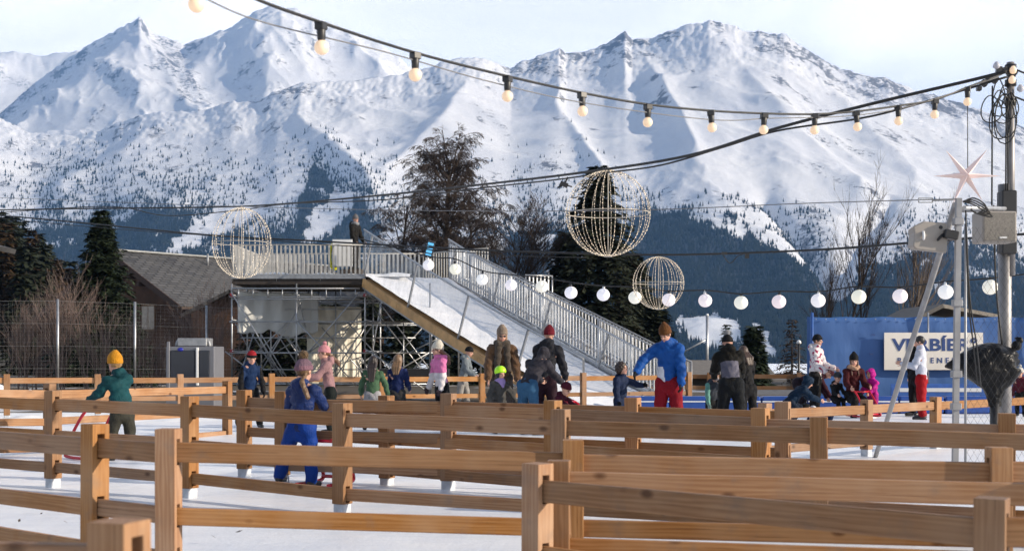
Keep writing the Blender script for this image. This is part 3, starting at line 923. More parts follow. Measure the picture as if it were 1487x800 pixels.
UP = [(250, -62, 320), (360, -6, 300), (466, 33, 280), (603, 77, 250), (737, 111, 228), (845, 135, 212), (942, 152, 202), (1032, 161, 193), (1110, 165, 187), (1183, 166, 181), (1243, 162, 177), (1304, 154, 173), (1358, 145, 169), (1405, 127, 166), (1455, 108, 163)]
cable('bulb_cable', 'black cable of the bulb string sagging across the sky to the pole', UP, .0085)
cable('thin_wire', 'thin second wire running just below the bulb string cable', [(280, -10, 330), (380, 32, 290), (560, 76, 258), (700, 116, 232), (850, 150, 212), (1032, 174, 193), (1120, 172, 186), (1240, 168, 177), (1330, 152, 171), (1450, 112, 163)], .004, plain('grey_wire', (.16, .16, .17), .5))
glow = N('warm_bulb'); glow.b.inputs['Base Color'].default_value = (.60, .50, .40, 1); glow.set(Roughness=.35)
glow.b.inputs['Emission Color'].default_value = (1.0, .66, .38, 1); glow.b.inputs['Emission Strength'].default_value = .38
BULB_LAB = ['out of focus bulb half cut by the top edge of the frame', 'largest complete bulb of the string, in front of the upper left ridge', 'bulb of the string in front of the low notch between the two mountains', 'bulb of the string above the bare tree beside the snowy saddle',
            'bulb of the string right above the large wire globe', 'bulb of the string beside and right of the one above the large globe', 'bulb at the lowest stretch of the string, left of the cable crossing',
            'bulb hanging just left of where the two black cables cross', 'bulb hanging right at the crossing of the two black cables', 'bulb just right of the crossing of the two black cables', 'bulb of the string third from the paper star', 'bulb of the string second from the paper star', 'bulb hanging over the paper star']


def bulb(p, s, label, dia=.074, tilt=0.0):
    r = thing('festoon_bulb', label, 'light bulb', p, random.uniform(0, 6), 'warm bulbs on the upper string')
    r.rotation_euler[0] = tilt
    m = MB().box((0, 0, -.012), (.052, .052, .04)); m.lathe([(.020, -.02), (.024, -.03), (.021, -.085), (.018, -.088)], n=12)
    m.build('socket', BLACK_PLASTIC, r, .004, local=True)
    k = dia / .074
    MB().lathe([(.016, -.082)] + [(.038 * k * math.cos(t), -.116 - .006 - .038 * k * math.sin(t)) for t in [-1.1 + i * .265 for i in range(11)]], n=16).build('glass', glow.mat, r, local=True)
    return r


bp = [(287, -33, 311), (466, 33, 280), (603, 77, 250), (737, 111, 228), (845, 135, 212), (941, 152, 202), (1032, 161, 193), (1110, 165, 187), (1183, 166, 181), (1243, 162, 177), (1304, 154, 173), (1358, 145, 169), (1405, 127, 166)]
for b, lab in zip(bp, BULB_LAB): bulb(W(*b) - Vector((0, 0, .006)), b[2], lab, .070 + .006 * (b[2] > 240), random.uniform(-.12, .12))

cable('power_cable', 'thick black cable bundle carrying the large wire globe up to the pole', [(-60, 306, 62), (120, 303, 66), (300, 301, 72), (400, 297, 78), (560, 283, 90), (700, 268, 102), (850, 250, 121), (1000, 226, 136), (1130, 186, 148), (1270, 150, 157), (1405, 118, 163), (1462, 104, 165)], .0155)
cable('power_cable', 'second black cable twisting loosely below the bundle of the large globe', [(-60, 313, 62), (150, 300, 66), (240, 313, 70), (340, 306, 75), (420, 296, 80), (560, 290, 90), (700, 273, 102), (800, 262, 115), (880, 251, 124), (960, 240, 132), (1050, 214, 140), (1130, 190, 147), (1250, 172, 156), (1330, 152, 160), (1462, 112, 165)], .010)
cable('power_cable', 'black cable crossing behind the small globe at lantern height', [(-60, 308, 46), (60, 318, 50), (300, 341, 58), (440, 349, 62), (600, 358, 66), (720, 364, 69), (850, 368, 72), (956, 370, 74), (1060, 368, 78), (1200, 362, 84), (1330, 352, 90), (1487, 340, 98), (1600, 332, 104)], .020)
cable('power_cable', 'thinner black cable sagging just under the one at railing height', [(-60, 312, 46), (150, 331, 52), (330, 344, 59), (480, 356, 63), (600, 361, 66), (740, 371, 69.5), (850, 374, 72)], .009)
cable('steel_wire', 'thin grey steel wire with a turnbuckle running to the short steel post', [(-60, 285, 70), (260, 297, 90), (560, 305, 115), (883, 306, 140), (1180, 295, 160), (1390, 289, 170)], .0045, plain('grey_wire', (.16, .16, .17), .5))
t0 = W(1344, 291, 168)
m = MB()
for dz in (-.018, .018): m.bar(t0 + Vector((-.06, 0, dz)), t0 + Vector((.06, 0, dz)), .008, .008)
for dx in (-.06, .06): m.bar(t0 + Vector((dx, 0, -.02)), t0 + Vector((dx, 0, .02)), .008, .008)
m.bar(t0 + Vector((.06, 0, 0)), t0 + Vector((.24, 0, .004)), .014, .014)
tag(m.build('turnbuckle', STEEL_DULL), 'steel turnbuckle in the thin wire left of the star', 'turnbuckle')

LAN = [(622, 385), (661, 391), (700, 406), (742, 414), (787, 416), (829, 425), (876, 428), (922, 432), (971, 435.5), (1024, 436.5), (1076, 439.5), (1131, 438), (1188, 436.5), (1247, 431), (1307, 430), (1373, 424), (1438, 417)]
lan_s = lambda x: 66 + (x - 622) * .0235
cable('lantern_cable', 'black cable of the white paper lanterns sagging in front of the slide and banner', [(520, 346, 63)] + [(x, y - 13 - (2 if k % 2 else 0), lan_s(x)) for k, (x, y) in enumerate(LAN)] + [(1540, 392, 88)], .0135)
LCOL = [(.80, .78, .82), (.82, .80, .68), (.80, .80, .80), (.82, .78, .82), (.82, .79, .70), (.80, .78, .84), (.80, .78, .84), (.82, .80, .72), (.82, .76, .80), (.82, .74, .76), (.82, .80, .70), (.82, .70, .72), (.80, .77, .80), (.82, .79, .66), (.82, .74, .76), (.80, .79, .78), (.82, .78, .68)]
NUM = ['first', 'second', 'third', 'fourth', 'fifth', 'sixth', 'seventh', 'eighth', 'ninth', 'tenth', 'eleventh', 'twelfth', 'thirteenth', 'fourteenth', 'fifteenth', 'sixteenth', 'seventeenth']
LWHERE = ['beside the blue floodlight', 'over the upper slide', 'over the far slide panel', 'above the stair', 'above the stair landing', 'left of the tall dark spruce foot', 'in front of the dark spruce', 'touching the left side of the small globe', 'inside the right side of the small globe outline', 'right of the small globe', 'above the bending man in black and grey', 'left of the blue banner', 'above the banner edge', 'in front of the bare trees', 'above the white sign', 'left of the steel post', 'beside the thick pole']


def lantern_mat(c):
    m = N('paper_lantern'); o = m.obj()
    wv = m.n('ShaderNodeTexWave', wave_type='BANDS', bands_direction='Z'); wv.inputs['Scale'].default_value = 11; m.l(o, wv.inputs['Vector'])
    m.b.inputs['Base Color'].default_value = (*c, 1); m.set(Roughness=.7)
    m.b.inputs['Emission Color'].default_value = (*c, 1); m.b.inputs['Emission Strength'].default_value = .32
    m.bump(wv.outputs['Fac'], .5, .006); return m.mat


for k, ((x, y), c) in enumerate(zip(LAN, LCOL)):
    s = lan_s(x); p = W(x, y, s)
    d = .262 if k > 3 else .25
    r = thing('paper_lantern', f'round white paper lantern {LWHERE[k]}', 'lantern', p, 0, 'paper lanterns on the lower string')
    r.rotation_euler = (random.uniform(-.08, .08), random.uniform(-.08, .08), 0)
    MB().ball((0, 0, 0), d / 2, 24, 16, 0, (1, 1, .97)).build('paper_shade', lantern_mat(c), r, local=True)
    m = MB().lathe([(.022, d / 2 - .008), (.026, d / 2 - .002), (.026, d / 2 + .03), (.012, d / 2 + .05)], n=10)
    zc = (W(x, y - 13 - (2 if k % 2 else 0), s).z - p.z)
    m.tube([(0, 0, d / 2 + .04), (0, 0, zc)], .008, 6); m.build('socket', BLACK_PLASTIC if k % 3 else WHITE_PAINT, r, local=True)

# fairy light globes
WIREM = plain('pale_wire', (.50, .45, .38), .5)
led = N('fairy_light'); led.b.inputs['Base Color'].default_value = (.9, .8, .65, 1); led.b.inputs['Emission Color'].default_value = (1, .76, .48, 1); led.b.inputs['Emission Strength'].default_value = .9


def globe(label, px, py, s, rx, rz, n=22, beads=34, bead=.0055, wire=.0035):
    R_ = rx / s; Rz = rz / s; p = W(px, py, s)
    r = thing('wire_globe', label, 'light globe', p, .1, 'wire globes wrapped in fairy lights')
    for i in range(n):
        a = 2 * math.pi * i / n + random.uniform(-.04, .04); m = MB(); q = []
        for k in range(25):
            t = -math.pi / 2 + math.pi * k / 24; q.append((R_ * math.cos(t) * math.cos(a), R_ * math.cos(t) * math.sin(a), Rz * math.sin(t)))
        m.tube(q, wire, 4, 0, False)
        for k in range(beads):
            t = -math.pi / 2 + math.pi * (k + random.uniform(.2, .8)) / beads; rr = 1.006
            m.ball((R_ * rr * math.cos(t) * math.cos(a) + random.uniform(-.004, .004), R_ * rr * math.cos(t) * math.sin(a), Rz * math.sin(t)), bead * random.uniform(.7, 1.2), 5, 3, 1)
        m.build('light_strand', [WIREM, led.mat], r, local=True)
    m = MB()
    for z in (Rz, -Rz): m.lathe([(.02, -.01), (.05, -.008), (.05, .008), (.02, .01)], (0, 0, z), 12)
    m.tube([(R_ * math.cos(a), R_ * math.sin(a), 0) for a in [i * math.pi / 24 for i in range(49)]], .005, 5)
    m.tube([(0, 0, -Rz), (0, 0, Rz + .05)], .006, 5)
    m.build('hoop', WIREM, r, local=True)


globe('largest wire globe of fairy lights hanging before the dark spruce', 883, 310, 124, 61, 62, 24, 36, .0042, .0022)
globe('tall wire globe of fairy lights in front of the railed scaffold deck', 351, 353, 78, 42, 51, 18, 32, .0058, .0036)
globe('smallest wire globe of fairy lights hanging right of the dark spruce', 956, 411, 74, 37, 38, 20, 28, .0055, .004)
# little junction box with loose tails left of the large globe
p = W(819, 268, 118); m = MB().box(p, (.10, .06, .05), (0, .4, 0)); m.tube([p, p + Vector((.05, 0, .09))], .012, 5); m.tube([p, p + Vector((-.08, 0, -.04))], .012, 5); m.tube([p, p + Vector((.10, 0, -.03))], .010, 5)
tag(m.build('cable_connector', BLACK_PLASTIC), 'black cable connector hanging beside the large globe', 'connector')
p = W(1052, 368, 78); m = MB().box(p, (.10, .05, .05)); m.tube(spline([p + Vector((-.05, 0, 0)), p + Vector((.1, 0, -.18)), p + Vector((.25, 0, -.05)), p + Vector((.4, 0, 0))], 6), .008, 5); m.box(p + Vector((.42, 0, -.05)), (.07, .05, .08))
tag(m.build('cable_connector', BLACK_PLASTIC), 'cable connector with a loose loop right of the smallest globe', 'connector')

# paper star
def star():
    p = W(1402, 255, 166); r = thing('paper_star', 'pale pink paper star with seven long points hanging beside the pole', 'star', p)
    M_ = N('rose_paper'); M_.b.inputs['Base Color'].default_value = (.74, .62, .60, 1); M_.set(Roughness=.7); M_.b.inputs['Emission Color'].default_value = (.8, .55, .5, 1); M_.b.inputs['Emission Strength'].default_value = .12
    m = MB(); n = 7; c0 = (0, -.07, 0); c1 = (0, .07, 0)
    lens = [46, 44, 44, 42, 46, 46, 44]; angs = [51, 0, -53, -108, 180 - 2, 129, 90]
    angs = [50, -1, -56, -114, 181, 128]
    ls = [50, 53, 46, 47, 47, 47]
    n = len(angs); order = sorted(range(n), key=lambda i: angs[i] % 360)
    for q, i in enumerate(order):
        a = R(angs[i]); an = R(angs[order[(q + 1) % n]]); ap = R(angs[order[q - 1]])
        if an < a: an += 2 * math.pi
        if ap > a: ap -= 2 * math.pi
        L = ls[i] / 166
        v1 = (a + an) / 2; v0 = (a + ap) / 2; rr = .052
        tip = (L * math.cos(a), 0, L * math.sin(a)); A = (rr * math.cos(v0), 0, rr * math.sin(v0)); B = (rr * math.cos(v1), 0, rr * math.sin(v1))
        m.add([c0, A, tip, B, c1], [(0, 1, 2), (0, 2, 3), (4, 2, 1), (4, 3, 2)])
    m.build('paper_body', M_.mat, r, local=True)
    MB().tube([(0.02, 0, .03), (0.018, 0, W(1405, 134, 166).z - p.z)], .004, 5).build('hanging_cord', BLACK, r, local=True)


star()

# ================================================================== POLE, TRIPOD, SPEAKERS
POLEM = plain('weathered_steel', (.26, .25, .25), .5, .55, .25, 5)
POLEM2 = plain('zinc_tube', (.30, .30, .31), .5, .4, .2, 5)
CAB = plain('grey_beige_cabinet', (.33, .30, .27), .6, 0, .06, 4)


def pole():
    b = W(1459, 700, 150); r = thing('cable_pole', 'thick grey steel pole with a thinner mast on top where all the cables meet', 'pole', (b.x, b.y, 0))
    zx = lambda py: W(1459, py, 150).z
    x1 = (1467 - 1459) / 150
    MB().tube([(0, 0, 0), (0, 0, zx(268))], .063, 16).build('lower_pole', POLEM, r, local=True)
    MB().tube([(x1, -.03, zx(400)), (x1 - .01, -.03, zx(92))], .036, 12).build('mast', POLEM, r, local=True)
    for py in (296, 352):
        MB().box((.01, -.03, zx(py)), (.145, .15, .24)).build('clamp', BLACK_PLASTIC, r, .012, local=True)
    for py in (100, 122, 150): MB().lathe([(.04, -.03), (.055, -.03), (.055, .03), (.04, .03)], (x1 - .008, -.03, zx(py)), 10).build('collar', BLACK_PLASTIC, r, local=True)
    MB().bar((-.45, 0, zx(305)), (-.05, 0, zx(303)), .035, .05).build('cross_arm', POLEM, r, local=True)
    random.seed(4)
    for k in range(9):
        c = Vector((x1 - .02 - random.uniform(0, .22), -.06 - random.uniform(0, .06), zx(110 + random.uniform(0, 40)))); q = []
        rw, rh = random.uniform(.05, .11), random.uniform(.10, .26)
        for i in range(17): a = 2 * math.pi * i / 16; q.append(c + Vector((rw * math.cos(a), .03 * math.sin(2 * a), -rh + rh * math.sin(a))))
        MB().tube(q, .006, 5).build('cable_loop', BLACK, r, local=True)
    for k in range(7):
        c = Vector((x1 - .32 + k * .05 + random.uniform(-.02, .02), -.07, zx(126 - k * 4 + random.uniform(-6, 8))))
        MB().box(c, (random.uniform(.04, .09), .06, random.uniform(.04, .08)), (0, random.uniform(-.6, .6), 0)).build('plug', BLACK_PLASTIC, r, .006, local=True)
    for (px, z0, z1) in ((1436, 128, 300), (1459, 140, 285), (1456, 150, 300)):
        MB().tube([((px - 1459) / 150, -.09, zx(z0)), ((px - 1459.) / 150 - .005, -.09, zx(z1))], .008, 6).build('down_cable', BLACK, r, local=True)
    q = [((1430 + k * 2.2 - 1459) / 150, -.1, zx(300 + k * 22)) for k in range(11)]
    MB().tube(spline([((1437 - 1459) / 150, -.1, zx(300)), ((1441 - 1459) / 150, -.1, zx(420)), ((1450 - 1459) / 150, -.1, zx(505))], 5), .009, 6).build('down_cable', BLACK, r, local=True)
    for dx, py in ((.06, 103), (.05, 117)):
        g = MB().lathe([(.012, .02), (.028, 0), (.034, -.02), (.028, -.045), (.01, -.055)], (x1 + dx - .075, -.11, zx(py)), 14); g.build('mast_bulb', glow.mat, r, local=True)
    for dx, py in ((-.17, 98), (.06, 131)):
        MB().lathe([(.012, .03), (.034, 0), (.034, -.02), (.012, -.04)], (x1 + dx, -.1, zx(py)), 12).build('unlit_bulb', plain('grey_glass', (.5, .5, .55), .2), r, local=True)
    for (dy, dz0, dz1) in ((0, 100, 125), (0.1, 140, 165)):
        MB().tube([(x1, -.03, zx(dz0)), (x1 + .6, .3, zx(dz1 - 8))], .009, 6).build('stay_cable', BLACK, r, local=True)


pole()


def tripod():
    a = W(1392, 288, 170); f0 = W(1386, 734, 170); f1 = W(1270, 665, 118)
    r = thing('tube_tripod', 'leaning steel tube frame of an upright post and a long diagonal leg', 'tripod', (f0.x, f0.y, 0))
    MB().bar((f0.x, f0.y, 0), a, .046, .046).build('upright', POLEM2, r)
    fz = Vector((f1.x, f1.y, 0))
    MB().tube([(fz.x, fz.y, 0), a + Vector((-.01, .05, -.05))], .028, 12).build('diagonal_leg', POLEM2, r)
    for py in (322, 440, 543, 590):
        p = W(1391 - (py - 288) * .012, py, 170); MB().box((p.x, p.y - .01, p.z), (.082, .07, .06)).build('clamp', POLEM2, r, .006)
    p = W(1400, 302, 170); q = W(1459, 303, 152); MB().tube([p, q], .020, 8).build('tie_bar', GALV, r)
    m = MB(); rnd = random.Random(3)
    for k in range(4):
        c = W(1398, 293, 168); m.tube(spline([c, c + Vector((.10, 0, .03 - k * .02)), c + Vector((.20 + .02 * k, 0, -.04 - .03 * k)), c + Vector((.12, 0, -.1)), c + Vector((.03, 0, -.03))], 5), .007, 5)
    m.build('coiled_lead', BLACK, r)
    for off in (6, 10):
        MB().tube(spline([W(1402, 300, 168), W(1403 + off * .5, 430, 168), W(1406 + off * 1.2, 500, 166), W(1414 + off, 560, 160)], 5), .007, 5).build('lead', BLACK, r)


tripod()


def tilted_speaker():
    c = W(1348, 343, 168); r = thing('loudspeaker', 'beige loudspeaker with angled back clamped to the diagonal steel leg', 'loudspeaker', c)
    out = [(-.165, -.10), (-.155, .02), (-.165, .075), (-.075, .118), (.125, .105), (.135, -.02), (.125, -.155), (-.135, -.125)]
    m = MB(); n = len(out); vs = [(x, -.11, z) for x, z in out] + [(x * .86, .12, z * .86) for x, z in out]
    m.add(vs, [tuple(range(n)), tuple(reversed(range(n, 2 * n)))] + [(i, n + i, n + (i + 1) % n, (i + 1) % n) for i in range(n)])
    m.build('cabinet', CAB, r, .010, local=True)
    MB().tube([(.07, -.111, .065), (.07, -.118, .065)], .016, 12).build('input_jack', BLACK_PLASTIC, r, local=True)
    m = MB(); m.tube([(-.08, -.115, .03), (-.08, -.13, -.02), (-.08, -.115, -.04)], .012, 6); m.build('handle', WHITE_PAINT, r, local=True)
    m = MB(); m.box((.15, -.12, .0), (.12, .09, .075), (0, .2, 0)); m.tube([(.09, -.13, .01), (.03, -.14, -.05)], .014, 6)
    m.build('clamp', BLACK_PLASTIC, r, .008, local=True)


def box_speaker():
    c = W(1443.5, 331, 157); r = thing('loudspeaker', 'square grey loudspeaker box mounted on the thick pole', 'loudspeaker', (c.x, c.y, c.z), .06)
    MB().box((0, 0, 0), (.325, .24, .285)).build('cabinet', CAB, r, .012, local=True)
    m = N('speaker_grille'); ck = m.n('ShaderNodeTexVoronoi'); ck.inputs['Scale'].default_value = 160; m.l(m.obj(), ck.inputs['Vector'])
    m.l(m.ramp(ck.outputs['Distance'], [(.3, (.06, .055, .05)), (.5, (.20, .185, .165))]), m.b.inputs['Base Color']); m.set(Roughness=.6)
    MB().box((0, -.122, 0), (.298, .008, .258)).build('grille', m.mat, r, .003, local=True)
    MB().box((.03, -.129, -.10), (.07, .006, .014)).build('badge', WHITE_PAINT, r, local=True)
    MB().box((.05, .16, 0), (.10, .10, .12)).build('bracket', BLACK_PLASTIC, r, .006, local=True)


tilted_speaker(); box_speaker()


def wrapped_bag():
    c = W(1440, 535, 150); r = thing('covered_spotlight', 'black plastic bag wrapped round a device and knotted on the thick pole', 'covered device', (c.x, c.y - .16, 0))
    z0 = c.z; n, k = 40, 34; V = []
    prof = [(-.36, .055), (-.28, .065), (-.20, .10), (-.12, .17), (-.04, .225), (.06, .245), (.14, .235), (.20, .17), (.235, .09), (.25, .02)]
    zs = np.linspace(-.36, .25, k); rr = np.interp(zs, [p[0] for p in prof], [p[1] for p in prof])
    for j in range(k):
        for i in range(n):
            a = 2 * math.pi * i / n
            f = 1 + .16 * float(perlin(np.array([math.cos(a) * 2.2 + 5]), np.array([math.sin(a) * 2.2 + zs[j] * 7]), 3)[0]) + .10 * float(perlin(np.array([a * 2.5]), np.array([zs[j] * 16.]), 8)[0])
            tx = -.04 * (zs[j] > 0) - .03 - .16 * max(0, math.cos(a - math.pi)) * math.exp(-((zs[j] - .02) / .12) ** 2)
            V.append((rr[j] * f * math.cos(a) * 1.05 + tx, rr[j] * f * math.sin(a) * .8, z0 + zs[j]))
    Fc = [(j * n + i, j * n + (i + 1) % n, (j + 1) * n + (i + 1) % n, (j + 1) * n + i) for j in range(k - 1) for i in range(n)]
    BAG = N('black_film'); BAG.b.inputs['Base Color'].default_value = (.005, .005, .006, 1); BAG.set(Roughness=.36); BAG.b.inputs['Specular IOR Level'].default_value = .22; BAG.bump(BAG.noise(BAG.obj(), 7, 3, .5, .8), .7, .05)
    link_mesh('bag', np_mesh('bag', V, Fc, True), BAG.mat, r)
    m = MB().ball((.17, -.02, z0 + .22), .05, 10, 7); m.ball((.20, -.02, z0 + .27), .035, 8, 6); m.tube([(.12, 0, z0 + .17), (.2, -.02, z0 + .25), (.17, -.01, z0 + .30)], .02, 6)
    m.build('knot', BAG.mat, r, local=True)
    MB().tube([(-.03, .0, .25), (-.03, 0, z0 - .3)], .045, 10).build('stem', BLACK_PLASTIC, r, local=True)
    MB().tube([(-.02, .0, 0), (-.03, 0, .26)], .035, 10).build('foot', BLACK_PLASTIC, r, local=True)


wrapped_bag()

# chain link panel right of the steel frame
NETM = plain('net_wire', (.035, .037, .04), .7, 0)


def diamond_net(x0, x1, z0, z1, y, cell, r, y1=None):
    m = MB(); y1 = y if y1 is None else y1
    w, h = x1 - x0, z1 - z0
    yy = lambda x: y + (y1 - y) * (x - x0) / w
    k = cell
    for sgn in (1, -1):
        c = -h
        while c < w + h:
            pts = []
            # line x = x0 + c + sgn*(z-z0)*.6
            za, zb = 0, h
            xa = c + (0 if sgn > 0 else h * .6); xb = xa + sgn * h * .6
            (p, q) = ((xa, 0), (xb, h))
            t0, t1 = 0, 1; dx = q[0] - p[0]
            for lim, s_ in ((0, 1), (w, -1)):
                if dx != 0:
                    tt = (lim - p[0]) / dx
                    if (dx * s_) > 0: t0 = max(t0, tt)
                    else: t1 = min(t1, tt)
            if t0 < t1:
                a = (x0 + p[0] + dx * t0, yy(x0 + p[0] + dx * t0), z0 + h * t0); b = (x0 + p[0] + dx * t1, yy(x0 + p[0] + dx * t1), z0 + h * t1)
                m.tube([a, b], r, 3, caps=False, smooth=False)
            c += k
    return m


a = W(1402, 600, 160); b = W(1560, 600, 160)
r = thing('wire_mesh_fence', 'chain link mesh stretched between the steel post and the pole', 'mesh fence', (a.x, a.y, 0))
diamond_net(a.x, b.x, .12, W(0, 330, 160).z, a.y, .062, .0011).build('mesh', NETM, r)
MB().tube([(a.x, a.y, 0), (a.x, a.y, W(0, 325, 160).z)], .012, 6).build('post', STEEL_DULL, r)

# tall ball fence at left
def ball_fence():
    s0 = 45.; P = [W(-60, 437, s0), W(84, 437, s0), W(196, 441, s0 * .99), W(300, 446, s0 * .97), W(352, 448, s0 * .96)]
    r = thing('wire_mesh_fence', 'tall wire mesh fence with white posts in front of the chalet', 'mesh fence', (P[1].x, P[1].y, 0))
    m = MB(); pale = plain('pale_net', (.32, .31, .29), .6)
    for i in range(len(P) - 1):
        A, B = P[i], P[i + 1]
        n = int((B - A).length / .13)
        for k in range(n):
            q = A.lerp(B, k / n); m.tube([(q.x, q.y, 0), q], .0014, 3, caps=False)
        for z in np.linspace(0, 1, 26):
            m.tube([(A.x, A.y, A.z * z), (B.x, B.y, B.z * z)], .005 if int(z * 25) % 6 == 1 or z == 1 else .0014, 3, caps=False)
    m.build('mesh', pale, r)
    for q in P[:-1]: MB().tube([(q.x, q.y, 0), (q.x, q.y, q.z + .06)], .04, 8).build('post', GALV, r)


ball_fence()

# ================================================================== BANNER WALL, BOARDS, CABIN
def fabric_mat(name, c1, c2, scale=3):
    m = N(name); o = m.obj(); m.l(m.mix(m.ramp(m.noise(o, .9, 6, .6), [(.3, 0.0), (.7, 1.0)]), c1, c2), m.b.inputs['Base Color']); m.set(Roughness=.55)
    m.bump(m.math('ADD', m.noise(m.mapping(o, (1, 1, .35)), 1.8, 4), m.math('MULTIPLY', m.noise(o, 40, 2), .04)), .22, .10); return m.mat


BANNER = fabric_mat('blue_tarpaulin', (.036, .105, .30), (.050, .14, .37))
SIGNW = plain('cream_vinyl', (.80, .74, .66), .5, 0, .03)
NAVY = plain('navy_ink', (.025, .06, .20), .5)


def text_mesh(body, size, width, loc, mat, parent, name='lettering', offset=0.0, spacing=1.0):
    c = bpy.data.curves.new(name, 'FONT'); c.body = body; c.size = size; c.extrude = .004; c.offset = offset; c.align_x = 'CENTER'; c.align_y = 'CENTER'; c.space_character = spacing
    t = bpy.data.objects.new(name, c); COL.objects.link(t); bpy.context.view_layer.update()
    me = bpy.data.meshes.new_from_object(t.evaluated_get(bpy.context.evaluated_depsgraph_get()))
    bpy.data.objects.remove(t)
    xs = [v.co.x for v in me.vertices]; k = width / (max(xs) - min(xs)); cx = (max(xs) + min(xs)) / 2
    for v in me.vertices: v.co = ((v.co.x - cx) * k, -v.co.z, v.co.y)
    return link_mesh(name, me, mat, parent, loc)


def banner():
    s = 60.; a = W(1172, 460, s); b = W(1560, 462, s)
    r = thing('banner_wall', 'long blue tarpaulin wall at right carrying a cream sign', 'banner', (a.x, a.y, 0))
    n, k = 70, 18; U, V_ = np.meshgrid(np.linspace(0, 1, n), np.linspace(0, 1, k))
    X = (b.x - a.x) * U; Y = .05 * fbm(U * 9, V_ * 2, 3, 4); Z = .05 + (a.z - .05) * V_ - .02 * (np.sin(U * 22) ** 2) * V_
    i = np.arange(k - 1)[:, None] * n + np.arange(n - 1)[None, :]
    o = link_mesh('tarpaulin', np_mesh('tarpaulin', np.stack([X, Y, Z], -1).reshape(-1, 3), np.stack([i, i + 1, i + n + 1, i + n], -1).reshape(-1, 4), True), BANNER, r)
    o.modifiers.new('thick', 'SOLIDIFY').thickness = .006
    for px in (1178, 1346, 1500): 
        x = (px - 1172) / s; MB().tube([(x, -.09, 0), (x, -.09, a.z + .1)], .035 if px == 1178 else .022, 8).build('post', plain('blue_post', (.03, .10, .33), .5) if px == 1178 else GALV, r, local=True)
    m = MB(); rnd = random.Random(2)
    for q in range(26): x = .2 + q * .24; m.ball((x, -.05, a.z - .06), .016, 6, 4)
    m.build('eyelet_row', STEEL_DULL, r, local=True)
    m = MB()
    for (px, py) in ((1267, 486), (1264, 514), (1260, 541)): m.box(((px - 1172) / s, -.07, W(0, py, s).z), (.09, .01, .03), (0, .1, 0))
    m.build('stain', NAVY, r, local=True)
    c = W(1353, 510, s); sg = thing('sign_board', 'cream sign board on the blue banner with large navy lettering', 'sign', (c.x, a.y - .13, c.z))
    MB().box((0, 0, 0), (143 / s, .02, 54 / s)).build('panel', SIGNW, sg, .004, local=True)
    text_mesh('VERBÍER°', .4, 124 / s, (.02, -.014, 8.5 / s), NAVY, sg, 'lettering', .012)
    text_mesh('PURE ENERGY', .16, 108 / s, (.03, -.014, -13.5 / s), NAVY, sg, 'lettering', .003, 1.7)
    sg.children[1].scale = (1, 1, 1.12)


banner()


def low_banner():
    s = 62.; a = W(1306, 575, s); b = W(1400, 575, s)
    r = thing('low_banner', 'low blue banner with white stripe and mountain mark behind the red trousers', 'banner', (a.x, a.y, 0))
    w_ = b.x - a.x
    MB().box((w_ / 2 + .4, 0, .30), (w_ + 1.2, .03, .62)).build('panel', plain('banner_blue', (.03, .11, .40), .5), r, .004, local=True)
    MB().box((w_ / 2 + .2, -.02, W(0, 566, s).z), (w_ + .4, .012, .09)).build('white_stripe', WHITE_PAINT, r, local=True)
    z = W(0, 582, s).z
    m = MB(); m.add([(.0, -.02, z - .10), (.36, -.02, z - .10), (.21, -.02, z + .10), (.16, -.02, z + .06), (.12, -.02, z + .09)], [(0, 1, 2, 3, 4)]); m.build('mountain_mark', WHITE_PAINT, r, local=True)


low_banner()


def boards():
    BB = plain('blue_pad', (.02, .07, .30), .35, 0, .15, 2)
    a = W(905, 583, 66); b = W(1500, 583, 66); n = 9
    for k in range(n):
        p = a.lerp(b, (k + .5) / n); L = (b.x - a.x) / n
        r = thing('rink_pad', f'blue padded rink barrier with a white line, {NUM[k]} section from the slide end', 'barrier', (p.x, p.y, 0), 0, 'blue padded barriers along the back of the rink')
        MB().box((0, 0, .19), (L - .02, .42, .38)).build('pad', BB, r, .04, local=True)
        MB().box((0, -.215, .27), (L - .04, .008, .028)).build('white_line', WHITE_PAINT, r, local=True)


boards()


def cabin():
    s = 58.; a = W(276, 565, s); r = thing('ticket_cabin', 'grey cabin with dark glass door and blue oval badge by the mesh fence', 'cabin', (a.x, a.y, -.3))
    z = lambda py: W(0, py, s).z + .3; x = lambda px: (px - 276) / s
    G_ = plain('grey_panel', (.16, .165, .19), .4, 0, .06); DG = N('dark_glass'); DG.b.inputs['Base Color'].default_value = (.02, .025, .04, 1); DG.set(Roughness=.12)
    MB().box((0, .55, z(503) / 2), (x(311) - x(241), 1.1, z(503))).build('body', G_, r, .01, local=True)
    MB().box((x(266), -.02, z(530)), (x(284) - x(249), .05, z(509) - z(552))).build('window', DG.mat, r, .01, local=True)
    MB().box((x(297), -.02, z(530)), (x(304) - x(289), .05, z(509) - z(552))).build('door', DG.mat, r, .01, local=True)
    MB().box((x(287), -.03, z(532)), (.06, .07, z(505) - z(560))).build('jamb', WHITE_PAINT, r, .01, local=True)
    MB().box((x(245), -.03, z(532)), (.07, .07, z(503) - z(575))).build('jamb', G_, r, .01, local=True)
    m = MB().lathe([(.001, 0), (.075, 0), (.075, .012), (.001, .012)], (0, 0, 0), 20, 0, Matrix.Rotation(R(90), 3, 'X') @ Matrix.Diagonal((1, .62, 1)))
    bd = m.build('badge', plain('badge_blue', (.02, .03, .35), .4), r, local=True); bd.location = (x(263), -.06, z(505) - .04)
    m = MB().box((x(278), .4, z(500) + .06), (x(298) - x(256), .7, .2)); m.tube(spline([(x(253), .2, z(503)), (x(257), .2, z(494)), (x(278), .2, z(493)), (x(298), .2, z(494)), (x(302), .2, z(503))], 5), .04, 7)
    m.build('roof_unit', STEEL_DULL, r, .01, local=True)


cabin()

